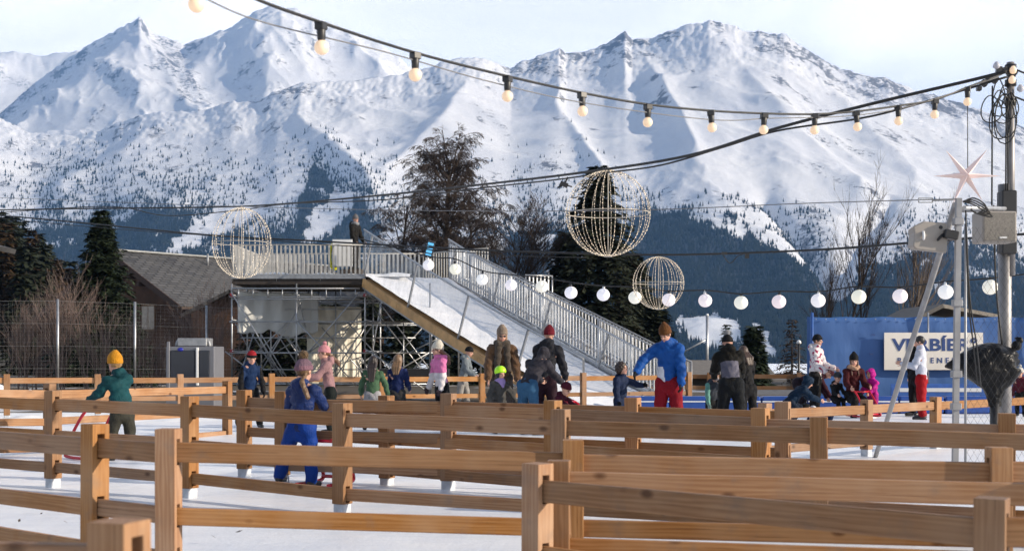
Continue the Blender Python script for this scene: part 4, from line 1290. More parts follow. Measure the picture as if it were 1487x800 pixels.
# ================================================================== BUILDINGS
def shingle(name, c1, c2, s1):
    m = N(name); o = m.n('ShaderNodeTexCoord').outputs['UV']
    br = m.n('ShaderNodeTexBrick'); br.inputs['Scale'].default_value = s1; br.inputs['Color1'].default_value = (*c1, 1); br.inputs['Color2'].default_value = (*c2, 1); br.inputs['Mortar'].default_value = (.02, .02, .022, 1); br.inputs['Mortar Size'].default_value = .05; br.inputs['Bias'].default_value = .1
    m.l(o, br.inputs['Vector'])
    f = m.noise(m.obj(), .7, 5, .6)
    m.l(m.mix(m.ramp(f, [(.35, 0.0), (.75, .55)]), br.outputs[0], (.11, .105, .10)), m.b.inputs['Base Color']); m.set(Roughness=.75)
    m.bump(br.outputs['Fac'], .6, -.03); return m.mat


ROOFM = shingle('slate_shingle', (.035, .035, .040), (.10, .098, .10), 1.7)
CHALET = plain('brown_boards', (.072, .036, .021), .8, 0, .4, 1.2, .4, 20)


def roof_slab(m_pts, thick, name, mat, parent):
    """quad slab with uv in metres"""
    p = [Vector(q) for q in m_pts]; nrm = (p[1] - p[0]).cross(p[3] - p[0]).normalized()
    if nrm.z < 0: nrm = -nrm
    lo = [q - nrm * thick for q in p]; o = absloc(parent)
    me = bpy.data.meshes.new(name); me.from_pydata([q - o for q in p + lo], [], [(0, 1, 2, 3), (7, 6, 5, 4), (0, 4, 5, 1), (1, 5, 6, 2), (2, 6, 7, 3), (3, 7, 4, 0)]); me.update()
    uv = me.uv_layers.new(name='UVMap'); u = (p[1] - p[0]).normalized(); v = (p[3] - p[0]); v = (v - u * v.dot(u)).normalized()
    for lp in me.loops:
        q = (p + lo)[lp.vertex_index] - p[0]; uv.data[lp.index].uv = (q.dot(u) / 2, q.dot(v) / 2)
    return link_mesh(name, me, mat, parent)


def chalet():
    A = W(168, 364, 28.0); g = Vector((.78, -.62, 0)); rd = Vector((.62, .78, 0)); LR, LL, LEN = 6.0, 8.4, 15.0
    sl = .50
    r = thing('chalet', 'brown wooden chalet with a grey shingle roof behind the tall mesh fence', 'house', (A.x, A.y, 0))
    er = A + g * LR - Vector((0, 0, LR * sl)); el = A - g * LL - Vector((0, 0, LL * sl))
    bk = rd * LEN; ov = -rd * .5
    roof_slab([A + ov, A + bk, er + bk + ov * 0, er + ov], .18, 'roof', ROOFM, r)
    roof_slab([A + ov - g * .01, A + bk - g * .01, el + bk, el + ov], .18, 'roof', ROOFM, r)
    rb = A + ov
    BARGE = plain('dark_bargeboard', (.05, .028, .02), .7)
    MB().bar(A + ov * 1.05 - Vector((0, 0, .12)), er + ov * 1.05 - Vector((0, 0, .12)), .06, .3).build('bargeboard', BARGE, r)
    MB().bar(A + ov * 1.05 - Vector((0, 0, .12)), el + ov * 1.05 - Vector((0, 0, .12)), .06, .3).build('bargeboard', BARGE, r)
    m = MB(); hw = .88
    v = [A - Vector((0, 0, .2)), A + g * LR * hw - Vector((0, 0, LR * hw * sl + .2)), A + g * LR * hw - Vector((0, 0, A.z + .3)), A - g * LL * hw - Vector((0, 0, A.z + .3)), A - g * LL * hw - Vector((0, 0, LL * hw * sl + .2))]
    b2 = [q + rd * (LEN - .5) for q in v]; n = len(v)
    m.add(v + b2, [tuple(range(n)), tuple(reversed(range(n, 2 * n)))] + [(i, n + i, n + (i + 1) % n, (i + 1) % n) for i in range(n)])
    m.build('wall', CHALET, r)
    MB().bar(A + ov + Vector((0, 0, .04)), A + bk + Vector((0, 0, .04)), .3, .08).build('ridge_cap', plain('ridge_zinc', (.20, .21, .22), .5, .4), r)
    # window in the gable
    Mx = Matrix((g, rd, Vector((0, 0, 1)))).transposed()
    pw = A + g * 2.9 - rd * .03; pw.z = W(0, 461, 29).z
    wn = MB().box(pw, (1.15, .1, 1.35), Mx).build('window', plain('window_frame_brown', (.16, .09, .05), .6), r)
    for k in (-.27, .27):
        q = pw + g * k - rd * .05; MB().box(q - absloc(r), (.46, .04, 1.15), Mx).build('pane', plain('net_curtain', (.42, .38, .33), .5), wn, local=True)
    for k in (3.4, 4.2, 5.0):
        q = A + g * (k - 2.2) - rd * .3; q.z = A.z - (k - 2.2) * sl - .45
        MB().box(q, (.18, .7, .2), Mx).build('purlin_end', BARGE, r)
    for u, w_ in ((.34, .35), (.66, .42)):
        q = A + bk * u + (er - A) * w_ * .5
        MB().tube([q - Vector((0, 0, .1)), q + Vector((0, 0, .62))], .06, 8).build('vent_pipe', STEEL_DULL, r)
    q = A + bk * .52 + (er - A) * .22; e = (er - A).normalized(); nn = rd.cross(e); nn = nn if nn.z > 0 else -nn
    MB().box(q + nn * .06, (.95, .75, .12), Matrix((rd, e, nn)).transposed()).build('skylight', plain('skylight_glass', (.35, .37, .40), .15, .3), r)
    MB().bar(er + ov + Vector((.1, -.08, -.12)), er + bk + Vector((.1, -.08, -.12)), .14, .12).build('gutter', BARGE, r)
    # small cross gable near the scaffold
    c = W(338, 425, 31.0); m = MB(); h = 1.6
    m.add([c + Vector((0, -.2, 0)), c + Vector((-1.9, -.2, -.95)), c + Vector((-1.9, -.2, -4.2)), c + Vector((.6, -.2, -4.2)), c + Vector((.6, -.2, -.3)), c + Vector((0, 3, 0)), c + Vector((-1.9, 3, -.95)), c + Vector((-1.9, 3, -4.2)), c + Vector((.6, 3, -4.2)), c + Vector((.6, 3, -.3))],
          [(0, 1, 2, 3, 4), (9, 8, 7, 6, 5), (0, 5, 6, 1), (1, 6, 7, 2), (2, 7, 8, 3), (3, 8, 9, 4), (4, 9, 5, 0)])
    m.build('annex_wall', CHALET, r)
    roof_slab([c + Vector((0, -.7, .12)), c + Vector((0, 3.4, .12)), c + Vector((-2.3, 3.4, -1.03)), c + Vector((-2.3, -.7, -1.03))], .14, 'annex_roof', ROOFM, r)
    roof_slab([c + Vector((.01, -.7, .12)), c + Vector((.01, 3.4, .12)), c + Vector((.9, 3.4, -.3)), c + Vector((.9, -.7, -.3))], .14, 'annex_roof', ROOFM, r)


chalet()


def hut(label, px, py, s, wd, hgt, sl, dep, wallm, roofm, rz=0, ridge_x=True):
    c = W(px, py, s); r = thing('hut', label, 'hut', (c.x, c.y, 0), 0)
    z = c.z
    if ridge_x:   # roof plane faces the camera
        roof_slab([c + Vector((-wd, dep / 2, 0)), c + Vector((wd, dep / 2, 0)), c + Vector((wd + .1, -.4, -sl)), c + Vector((-wd - .1, -.4, -sl))], .12, 'roof', roofm, r)
        roof_slab([c + Vector((-wd, dep / 2 + .01, 0)), c + Vector((wd, dep / 2 + .01, 0)), c + Vector((wd + .1, dep + .4, -sl)), c + Vector((-wd - .1, dep + .4, -sl))], .12, 'roof', roofm, r)
        MB().box((c.x, c.y + dep / 2, (z - sl - .1) / 2 - .5), (wd * 2 - .4, dep, z - sl - .1 + 1)).build('wall', wallm, r)
    else:
        roof_slab([c + Vector((0, -.6, 0)), c + Vector((0, dep, 0)), c + Vector((-wd, dep, -sl)), c + Vector((-wd, -.6, -sl))], .16, 'roof', roofm, r)
        roof_slab([c + Vector((.01, -.6, 0)), c + Vector((.01, dep, 0)), c + Vector((wd * 3.2, dep + .2, -sl * .8)), c + Vector((wd * 3.2, 2.8, -sl * .8))], .16, 'roof', roofm, r)
        MB().box((c.x + .2, c.y + dep / 2 + .3, (z - sl) / 2 - .3), (wd * 1.6, dep - .8, z - sl + .6)).build('wall', wallm, r)
    return r


hut('low dark hut with a shallow pale roof behind the man in the blue jacket', 1042, 523, 36, 2.2, 1, .6, 4, plain('tarred_boards', (.03, .025, .02), .8), plain('weathered_roof', (.16, .145, .13), .8))
hut('low grey roofed shed behind the shaded fence and the white and pink jacket', 1140, 566, 44, 1.9, .3, .35, 2, plain('tarred_boards', (.03, .025, .02), .8), plain('grey_felt_roof', (.12, .12, .125), .8))
hut('dark gabled hut with a pale roof behind the blue banner wall', 1362, 442, 34, 1.7, 1, .85, 5, plain('tarred_boards', (.03, .025, .02), .8), plain('weathered_roof', (.16, .145, .13), .8), 0, False)
e = W(-66, 350, 30); r = thing('house', 'corner of a brown house cut by the left edge of the frame', 'house', (e.x, e.y, 0))
roof_slab([e + Vector((-3.5, 0, 1.2)), e + Vector((-3.5, 5, 1.2)), e + Vector((1.05, 5, 0)), e + Vector((1.05, 0, 0))], .25, 'roof', ROOFM, r)
MB().box((e.x - 2.2, e.y + 2.4, e.z / 2), (4.4, 4, e.z - .2)).build('wall', CHALET, r)

# small posts at the back
for (px, y0, y1, s, lab, cat, mat) in ((1027, 458, 530, 34, 'thin grey pole beside the low hut roof', 'pole', GALV), (1160, 498, 548, 55, 'short black post with a small white cap by the blue banner', 'post', BLACK_PLASTIC)):
    p = W(px, y0, s); r = thing('pole', lab, cat, (p.x, p.y, 0))
    MB().tube([(0, 0, 0), (0, 0, p.z)], .06 if s < 40 else .03, 8).build('shaft', mat, r, local=True)
    MB().lathe([(.05, -.02), (.07, 0), (.05, .06), (.01, .08)], (0, 0, p.z), 8).build('cap', WHITE_PAINT, r, local=True)
    if s < 40: MB().tube([(0, 0, p.z - 1.0), (-1.0, 0, p.z - 1.55)], .04, 6).build('stay', GALV, r, local=True)

# ================================================================== TREES
def leaf_mat(name, c1, c2, sc_=3.0):
    m = N(name); m.l(m.mix(m.ramp(m.noise(m.obj(), sc_, 4), [(.35, 0.0), (.65, 1.0)]), c1, c2), m.b.inputs['Base Color']); m.set(Roughness=.75); m.b.inputs['Specular IOR Level'].default_value = .2; return m.mat


SPRUCE = leaf_mat('spruce_needles', (.011, .019, .012), (.032, .046, .022)); LARCH = leaf_mat('larch_needles', (.040, .026, .014), (.075, .046, .022)); DARKFIR = leaf_mat('dark_needles', (.014, .020, .014), (.038, .045, .024))
BARK = plain('conifer_bark', (.045, .032, .024), .9, 0, .3, 6, .5, 30); TWIG = plain('bare_twigs', (.036, .023, .017), .85, 0, .3, 4); PALE_TWIG = plain('pale_twigs', (.20, .15, .11), .85, 0, .3, 4); SHRUBM = plain('shrub_twigs', (.19, .135, .115), .85, 0, .35, 2)


def conifer_mesh(hgt, rad, whorls, per, sprays, seed, leaf=.16, lowest=.06, power=.85, droop=.35, dens_top=1.0):
    rng = np.random.default_rng(seed); V = []; Fc = []
    T = MB().tube([(0, 0, 0), (0, 0, hgt * .5), (0, 0, hgt * .98)], [rad * .075, rad * .045, .01], 7)
    for w_ in range(whorls):
        t = lowest + (1 - lowest) * (w_ + rng.random() * .8) / whorls
        L0 = rad * (1 - t) ** power + .10
        z = hgt * t
        for b in range(per):
            a = rng.random() * 6.283; L = L0 * rng.uniform(.62, 1.12)
            ca, sa = math.cos(a), math.sin(a)
            ns = max(3, int(sprays * (L / rad) ** .8))
            dr = droop * L * rng.uniform(.6, 1.3); lift = .25 * L * (t ** 2)
            tip = (ca * L, sa * L, z - dr + lift)
            if L > .35: T.tube([(0, 0, z), (ca * L * .5, sa * L * .5, z - dr * .25 + lift * .3), tip], [.022 * rad / 2, .012 * rad / 2, .003], 3, caps=False)
            for k in range(ns):
                q = (k + .6) / ns; q = q ** .8
                c = np.array([ca * L * q, sa * L * q, z - dr * q * q + lift * q])
                lw = leaf * (1.15 - .5 * q) * rng.uniform(.6, 1.4)
                for sd in (-1, 1):
                    side = np.array([-sa, ca, 0]) * sd
                    d = side * rng.uniform(.5, 1.2) + np.array([ca, sa, 0]) * rng.uniform(.2, .9) + np.array([0, 0, rng.uniform(-.75, .05)])
                    d = d / np.linalg.norm(d) * lw * 1.7; u = np.cross(d, [0, 0, 1]); u = u / (np.linalg.norm(u) + 1e-6) * lw * .30 + np.array([0, 0, rng.uniform(-.3, .3) * lw * .5])
                    o = len(V); V += [c - u * .3, c + d * .55 + u, c + d, c + d * .55 - u]; Fc.append((o, o + 1, o + 2, o + 3))
    return np_mesh('crown', np.array(V), Fc), T.mesh('trunk')


def conifer(name, label, px, top, s, base_z, rad_px, mats, group=None, seed=1, **kw):
    p = W(px, top, s); r = thing(name, label, 'tree', (p.x, p.y, base_z), seed * 1.3, group)
    cr, tk = conifer_mesh(p.z - base_z, rad_px / s, seed=seed, **kw)
    link_mesh('trunk', tk, BARK, r); link_mesh('crown', cr, mats, r)
    return r


conifer('spruce_tree', 'tall dark spruce standing in front of the chalet roof', 147, 303, 34, -.2, 92, SPRUCE, None, 3, whorls=56, per=13, sprays=34, leaf=.22, power=.9, lowest=.02)
GB = 'dark conifers behind the slide'
conifer('spruce_tree', 'tallest dark spruce behind the large wire globe', 870, 240, 30, -.5, 108, DARKFIR, GB, 11, whorls=50, per=10, sprays=22, leaf=.30, power=.62, lowest=.05, droop=.5)
conifer('spruce_tree', 'broad dark spruce behind the lantern cable left of the tallest one', 822, 335, 29, -.5, 66, DARKFIR, GB, 12, whorls=38, per=10, sprays=20, leaf=.30, power=.6, droop=.5)
conifer('spruce_tree', 'dark spruce rising behind the small wire globe', 920, 365, 28, -.5, 66, DARKFIR, GB, 13, whorls=38, per=10, sprays=20, leaf=.30, power=.65, droop=.45)
conifer('spruce_tree', 'low bushy conifer at the foot of the staircase', 955, 430, 29, -.5, 40, DARKFIR, GB, 14, whorls=28, per=9, sprays=16, leaf=.26, power=.6)
conifer('spruce_tree', 'dark conifer showing through the far stair railing', 775, 400, 27, -.5, 54, DARKFIR, GB, 15, whorls=30, per=9, sprays=16, leaf=.30, power=.6)
conifer('spruce_tree', 'small young spruce right of the bending man in black and grey', 1095, 472, 40, -.4, 28, SPRUCE, None, 16, whorls=28, per=9, sprays=14, leaf=.22)
conifer('spruce_tree', 'slim spruce at the edge of the snowy clearing', 1055, 470, 24, -1, 22, SPRUCE, None, 17, whorls=22, per=6, sprays=9, leaf=.2)
conifer('larch_tree', 'thin brown larch beside the edge of the blue banner', 1150, 462, 34, -.4, 30, TWIG, None, 18, whorls=22, per=6, sprays=7, leaf=.13, power=.7)

for k, (px, top, rad) in enumerate(((372, 432, 34), (425, 424, 38), (478, 440, 36), (535, 428, 40), (590, 440, 40), (650, 430, 44), (712, 444, 40))):
    conifer('spruce_tree', f'dark young conifer behind the scaffold tower and slide, {NUM[k]} from the left', px, top, 33, -.4, rad, DARKFIR, 'young conifers behind the scaffold', 60 + k, whorls=24, per=9, sprays=14, leaf=.27, power=.5, lowest=.0)

# wooded hillside at the left edge
hs = [(-40, -60), (0, -20), (60, 12), (96, 40), (130, 120)]
def left_hill():
    n, k = 30, 24; U, V_ = np.meshgrid(np.linspace(0, 1, n), np.linspace(0, 1, k))
    Y = 95 + 75 * V_; X = -95 + 55 * U + 0 * Y
    Z = -2 + 13 * sstep(.95, .1, U) * V_ + 1.0 * fbm(X / 9, Y / 9, 3, 4)
    i = np.arange(k - 1)[:, None] * n + np.arange(n - 1)[None, :]
    tag(link_mesh('hill', np_mesh('hill', np.stack([X, Y, Z], -1).reshape(-1, 3), np.stack([i, i + 1, i + n + 1, i + n], -1).reshape(-1, 4), True), plain('forest_floor', (.03, .026, .018), .95)), kind='structure')


left_hill()
protos = []
HLAB = ['dark conifer', 'brown tipped larch']
rnd = random.Random(12)
cm = [conifer_mesh(10, 2.1, 30, 9, 12, 40 + k, leaf=.46, power=.8) for k in range(3)]
lm = conifer_mesh(10, 1.9, 28, 8, 10, 50, leaf=.42, power=.75)
hill_top = lambda x: np.interp(x, [-60, 0, 30, 60, 90, 118], [300, 312, 325, 345, 372, 405])
spots = [(-34, 118), (-18, 106), (-5, 122), (6, 102), (14, 128), (22, 110), (31, 136), (38, 100), (46, 120), (53, 134), (61, 104), (68, 124), (76, 112), (84, 130), (93, 108), (101, 122), (112, 116), (-26, 132), (2, 138), (57, 142)]
for k, (px, d) in enumerate(spots):
    s = F / d; top = float(hill_top(px)) + rnd.uniform(-6, 16) + (10 if d < 112 else 0); p = W(px, top, s); hgt = rnd.uniform(9, 12.5)
    lar = k in (3, 8, 12, 14); me = lm if lar else cm[k % 3]
    where = 'at the left edge of the frame' if px < 25 else ('halfway down the wooded hillside at left' if px < 70 else 'at the lower end of the wooded hillside by the chalet')
    r = thing('larch_tree' if lar else 'spruce_tree', ('brown winter larch ' if lar else 'dark hillside conifer ') + where, 'tree', (p.x, p.y, p.z - hgt), rnd.uniform(0, 6), 'conifers on the near hillside')
    r.scale = (hgt / 10 * rnd.uniform(.9, 1.2),) * 2 + (hgt / 10,)
    for nm, q, mm in (('trunk', me[1], BARK), ('crown', me[0], LARCH if lar else DARKFIR)):
        if not q.materials: q.materials.append(mm)
        o = bpy.data.objects.new(nm, q); COL.objects.link(o); o.parent = r


def branchy(seed, hgt, depth, spread, n0, thick, up=.5, weep=0.0, twigs=3, trunk=.3, nseg=3, rmin=.006, l1=(.38, .62)):
    rng = random.Random(seed); m = MB()
    def grow(p, d, L, r, lev):
        pts = [p]; q = p.copy(); dd = d.copy()
        for k in range(nseg):
            dd = (dd + Vector((rng.uniform(-1, 1), rng.uniform(-1, 1), rng.uniform(-.6, .8))) * .16 + Vector((0, 0, (-weep if lev >= 2 else .05)))).normalized()
            q = q + dd * (L / nseg); pts.append(q.copy())
        m.tube(pts, [r * (1 - .55 * k / nseg) for k in range(nseg + 1)], 5 if lev == 0 else 3, caps=False, smooth=lev < 2)
        if lev >= depth: return
        nb = n0 if lev == 0 else (twigs + rng.randint(0, 2))
        for b in range(nb):
            t = rng.uniform(.25 if lev else trunk, 1.0); f = t * nseg; i = min(nseg - 1, int(f)); pp = pts[i].lerp(pts[i + 1], f - i)
            a = rng.uniform(0, 6.283); side = Vector((math.cos(a), math.sin(a), 0))
            nd = (dd * up + side * spread * rng.uniform(.6, 1.3) + Vector((0, 0, rng.uniform(0, .5) * up))).normalized()
            grow(pp, nd, L * (rng.uniform(*l1) if lev == 0 else rng.uniform(.38, .62)) * (1.25 - .5 * t), max(rmin, r * .45 * (1.1 - .4 * t)), lev + 1)
    grow(Vector((0, 0, 0)), Vector((0, 0, 1)), hgt, thick, 0)
    return m


def bare_tree(label, px, top, s, base_z, seed, mat, name='bare_tree', hscale=1.0, **kw):
    p = W(px, top, s); hgt = p.z - base_z; r = thing(name, label, 'tree', (p.x, p.y, base_z))
    rest = branchy(seed, hgt * hscale, **kw)
    # first tube is the trunk
    nt = 5 * 4; tr = MB(); 
    k = kw.get('nseg', 3) + 1; nv = 5 * k; nf = 5 * (k - 1)
    tr.v = rest.v[:nv]; tr.f = rest.f[:nf]; tr.m = rest.m[:nf]; tr.sm = rest.sm[:nf]
    cr = MB(); cr.v = rest.v[nv:]; cr.f = [[i - nv for i in f] for f in rest.f[nf:]]; cr.m = rest.m[nf:]; cr.sm = rest.sm[nf:]
    tr.build('trunk', BARK, r, local=True); cr.build('crown', mat, r, local=True)
    return r


bare_tree('big bare weeping larch with dense brown twigs behind the slide top', 632, 213, 26, -.5, 5, TWIG, 'larch_tree', .96, depth=4, spread=.95, n0=78, thick=.17, up=.9, weep=.24, twigs=6, trunk=.16, nseg=4, rmin=.010, l1=(.16, .28))
bare_tree('smaller bare larch filling the gap right of the big one', 676, 300, 27, -.5, 6, TWIG, 'larch_tree', .9, depth=4, spread=.9, n0=24, thick=.12, up=.5, weep=.28, twigs=6, trunk=.18, rmin=.009, l1=(.20, .34))
bare_tree('bare brown tree left of the big weeping larch', 590, 268, 26, -.5, 8, TWIG, 'larch_tree', .9, depth=4, spread=.9, n0=22, thick=.12, up=.5, weep=.28, twigs=6, trunk=.18, rmin=.009, l1=(.20, .34))
bare_tree('bare birch showing through the slide panel below the weeping larch', 735, 345, 29, -.5, 9, TWIG, 'bare_tree', .9, depth=4, spread=.7, n0=18, thick=.10, up=.8, twigs=5, rmin=.008)
for k, (px, top, mm, lab) in enumerate(((1222, 372, TWIG, 'thin bare tree rising behind the banner below the fourteenth lantern'), (1262, 335, TWIG, 'tallest bare tree behind the banner with fine upright twigs'), (1298, 372, PALE_TWIG, 'brownish bare tree behind the white sign'), (1330, 395, TWIG, 'low bare tree beside the dark gabled hut'), (1190, 415, TWIG, 'small bare tree behind the left end of the banner'))):
    bare_tree(lab, px, top, 30, -.5, 20 + k, mm, 'bare_tree', .95, depth=3, spread=.42, n0=16, thick=.07, up=1.2, twigs=4, trunk=.3)
for k, (px, top, s, lab) in enumerate(((70, 425, 42, 'tallest pinkish bare shrub behind the mesh fence'), (28, 450, 42, 'bare shrub at the far left behind the mesh fence'), (112, 445, 42, 'twiggy bare shrub right of the first white fence post'), (172, 470, 42, 'low bare shrub below the spruce'), (225, 480, 42, 'low bare shrub left of the grey cabin'), (312, 440, 42, 'brown twiggy shrub between the cabin and the scaffold'), (290, 455, 41, 'thin bare shrub behind the grey cabin'))):
    p = W(px, top, s); r = thing('bare_shrub', lab, 'shrub', (p.x, p.y, 0), 0, 'bare shrubs behind the mesh fence')
    for q in range(9):
        rr = random.Random(k * 10 + q); m = branchy(k * 10 + q + 100, p.z * rr.uniform(.65, 1.0), 2, .45, 11, .02, .9, 0, 4, .15, 3, .0045)
        o = m.build('stem', SHRUBM, r, local=True); o.location = (rr.uniform(-.65, .65), rr.uniform(-.5, .5), 0); o.rotation_euler = (rr.uniform(-.15, .15), rr.uniform(-.15, .15), 0)

# blown leaves on the snow
rl = random.Random(6); m = MB()
for (px, py) in ((60, 761), (95, 774), (347, 789), (522, 786), (310, 797), (28, 772), (430, 775), (200, 783), (610, 778), (700, 790), (980, 778), (1020, 772)):
    c = G(px, py); a = rl.uniform(0, 6.28); L = rl.uniform(.015, .032); u = Vector((math.cos(a), math.sin(a), .3)) * L; v = Vector((-math.sin(a), math.cos(a), .5)) * L * .35
    c.z = .085
    m.add([c - u, c + v, c + u, c - v], [(0, 1, 2, 3)])
tag(m.build('leaf_litter', plain('dead_leaf', (.045, .032, .022), .8)), 'dry brown leaves blown on the near snow', 'leaves', kind='stuff')
# ================================================================== PEOPLE
def surface_nets(D, org, h):
    s = D < 0
    nx, ny, nz = D.shape
    cs = [s[i:nx - 1 + i, j:ny - 1 + j, k:nz - 1 + k] for i in (0, 1) for j in (0, 1) for k in (0, 1)]
    cnt = sum(c.astype(np.int8) for c in cs)
    act = (cnt > 0) & (cnt < 8)
    idx = -np.ones(act.shape, np.int64); cells = np.argwhere(act); idx[act] = np.arange(len(cells))
    acc = np.zeros((len(cells), 3)); num = np.zeros(len(cells))
    ci, cj, ck = cells.T
    for ax in range(3):
        for a in (0, 1):
            for b in (0, 1):
                o0 = [0, 0, 0]; o1 = [0, 0, 0]; oth = [q for q in range(3) if q != ax]
                o0[oth[0]] = o1[oth[0]] = a; o0[oth[1]] = o1[oth[1]] = b; o1[ax] = 1
                d0 = D[ci + o0[0], cj + o0[1], ck + o0[2]]; d1 = D[ci + o1[0], cj + o1[1], ck + o1[2]]
                m = (d0 < 0) != (d1 < 0); t = np.where(m, d0 / np.where(m, d0 - d1, 1), 0)
                p = np.zeros((len(cells), 3)); p[:] = o0; p[:, ax] = t
                acc += p * m[:, None]; num += m
    V = (cells + acc / num[:, None]) * h + org
    Fs = []
    for ax in range(3):
        o1 = [0, 0, 0]; o1[ax] = 1
        sl0 = tuple(slice(0, n - 1) if q == ax else slice(1, n - 1) for q, n in enumerate(D.shape))
        a = s[sl0]; sl1 = tuple(slice(1, n) if q == ax else slice(1, n - 1) for q, n in enumerate(D.shape)); b = s[sl1]
        e = np.argwhere(a != b)
        if not len(e): continue
        e = e + np.array([0 if q == ax else 1 for q in range(3)])
        inside = s[e[:, 0], e[:, 1], e[:, 2]]
        u, v = [(1, 2), (2, 0), (0, 1)][ax]
        def cid(du, dv):
            q = e.copy(); q[:, u] -= du; q[:, v] -= dv
            return idx[q[:, 0], q[:, 1], q[:, 2]]
        quad = np.stack([cid(1, 1), cid(0, 1), cid(0, 0), cid(1, 0)], -1)
        quad[~inside] = quad[~inside][:, ::-1]
        Fs.append(quad)
    return V, np.concatenate(Fs)


class SDF:
    """smooth union of rounded cones and ellipsoids"""
    def __init__(s): s.ops = []; s.lo = np.full(3, 1e9); s.hi = -np.full(3, 1e9)
    def _bb(s, lo, hi): s.lo = np.minimum(s.lo, lo); s.hi = np.maximum(s.hi, hi)
    def cap(s, a, b, ra, rb, k=.02, flat=None, grp=0):
        a = np.array(a, float); b = np.array(b, float); r = max(ra, rb) * 1.1
        lo, hi = np.minimum(a, b) - r, np.maximum(a, b) + r; s._bb(lo, hi)
        def f(P):
            q = P
            ab = b - a; L2 = ab @ ab + 1e-12
            if flat is not None:
                n, fac = flat; n = np.array(n); pr = ((P - a) @ n)[..., None]; q = P + n * pr * (1 / fac - 1)
            t = np.clip(((q - a) @ ab) / L2, 0, 1)
            d = np.linalg.norm(q - a - t[..., None] * ab, axis=-1) - (ra + (rb - ra) * t)
            return d * (flat[1] ** .5 if flat is not None else 1)
        s.ops.append(('u', f, lo, hi, k)); return s
    def ell(s, c, r, M=None, k=.02, sub=False):
        c = np.array(c, float); r = np.array(r, float); M = np.eye(3) if M is None else np.array(M)
        rr = r.max() * 1.05
        if not sub: s._bb(c - rr, c + rr)
        def f(P):
            q = (P - c) @ M
            k0 = np.linalg.norm(q / r, axis=-1); k1 = np.linalg.norm(q / (r * r), axis=-1)
            return k0 * (k0 - 1) / np.maximum(k1, 1e-6)
        s.ops.append(('s' if sub else 'u', f, c - rr, c + rr, k)); return s
    def cut(s, o, n):
        o = np.array(o, float); n = np.array(n, float)
        s.ops.append(('c', lambda P: (P - o) @ n, None, None, 0)); return s
    def mark(s): s.ops.append(('m', None, None, None, 0)); return s
    def mesh(s, h, disp=None):
        pad = 3 * h + .01
        lo = s.lo - pad; n = np.ceil((s.hi + pad - lo) / h).astype(int) + 1
        ax = [lo[i] + h * np.arange(n[i]) for i in range(3)]
        D = np.full(n, .2, np.float64); saved = None
        for op, f, l, u, k in s.ops:
            if op == 'm':
                saved = D if saved is None else np.minimum(saved, D); D = np.full(n, .2, np.float64); continue
            if op == 'c' : sl = [slice(0, n[i]) for i in range(3)]
            else:
                e = 2 * k + 2.5 * h
                sl = [slice(max(0, int((l[i] - e - lo[i]) / h)), min(n[i], int((u[i] + e - lo[i]) / h) + 2)) for i in range(3)]
            g = np.stack(np.meshgrid(*[ax[i][sl[i]] for i in range(3)], indexing='ij'), -1)
            d = f(g); cur = D[tuple(sl)]
            if op == 'u':
                hh = np.clip(.5 + .5 * (cur - d) / max(k, 1e-4), 0, 1)
                D[tuple(sl)] = cur + (d - cur) * hh - k * hh * (1 - hh)
            elif op == 's': D[tuple(sl)] = np.maximum(cur, -d)
            else: D[tuple(sl)] = np.maximum(cur, d)
        if saved is not None:
            q = .012; hh = np.clip(.5 + .5 * (saved - D) / q, 0, 1); D = saved + (D - saved) * hh - q * hh * (1 - hh)
        if disp is not None:
            g = np.stack(np.meshgrid(*ax, indexing='ij'), -1); near = np.abs(D) < .05
            D[near] += disp(g[near])
        D[0], D[-1] = .2, .2; D[:, 0], D[:, -1] = .2, .2; D[:, :, 0], D[:, :, -1] = .2, .2
        return surface_nets(D, lo, h)


def fabric(name, col, rough=.7, wave=0.0, pat=None, fuzz=0.0):
    key = 'fab_' + name
    if key in _cache: return _cache[key]
    col = sc(col, .60 if max(col) < .5 else .86)
    m = N(name); o = m.obj()
    base = m.mix(m.ramp(m.noise(o, 7, 5), [(.3, 0.0), (.7, 1.0)]), sc(col, .80), sc(col, 1.2))
    if pat is not None:      # scattered blots
        f = m.noise(o, 11, 2, .5, .6); base = m.mix(m.ramp(f, [(.585, 0.0), (.61, 1.0)]), base, pat)
    m.l(base, m.b.inputs['Base Color']); m.set(Roughness=rough)
    m.b.inputs['Sheen Weight'].default_value = fuzz * .5; m.b.inputs['Specular IOR Level'].default_value = .14
    h = m.math('ADD', m.noise(m.mapping(o, (1, 1, .6)), 13, 4, .6), m.math('MULTIPLY', m.noise(o, 70, 3), .25 + fuzz * 2))
    m.bump(h, .75, .035 + fuzz * .02)
    _cache[key] = m.mat; return m.mat


SKIN = N('skin'); SKIN.l(SKIN.mix(SKIN.ramp(SKIN.noise(SKIN.obj(), 9, 4), [(.35, 0.0), (.7, 1.0)]), (.47, .25, .18), (.57, .32, .24)), SKIN.b.inputs['Base Color']); SKIN.set(Roughness=.5); SKIN.b.inputs['Subsurface Weight'].default_value = 0
SKIN = SKIN.mat
EYE = plain('dark_eye', (.02, .015, .012), .25, 0, 0); LIP = plain('lip', (.40, .13, .12), .5, 0, .05); BROW = plain('brow', (.07, .04, .025), .8, 0, .1)
SKATE_BLACK = plain('skate_boot_black', (.015, .015, .017), .4, 0, .1); SKATE_WHITE = plain('skate_boot_white', (.65, .65, .66), .4, 0, .1); BLADE = plain('skate_blade', (.5, .5, .52), .25, .9, .05)
HAIRM = {}


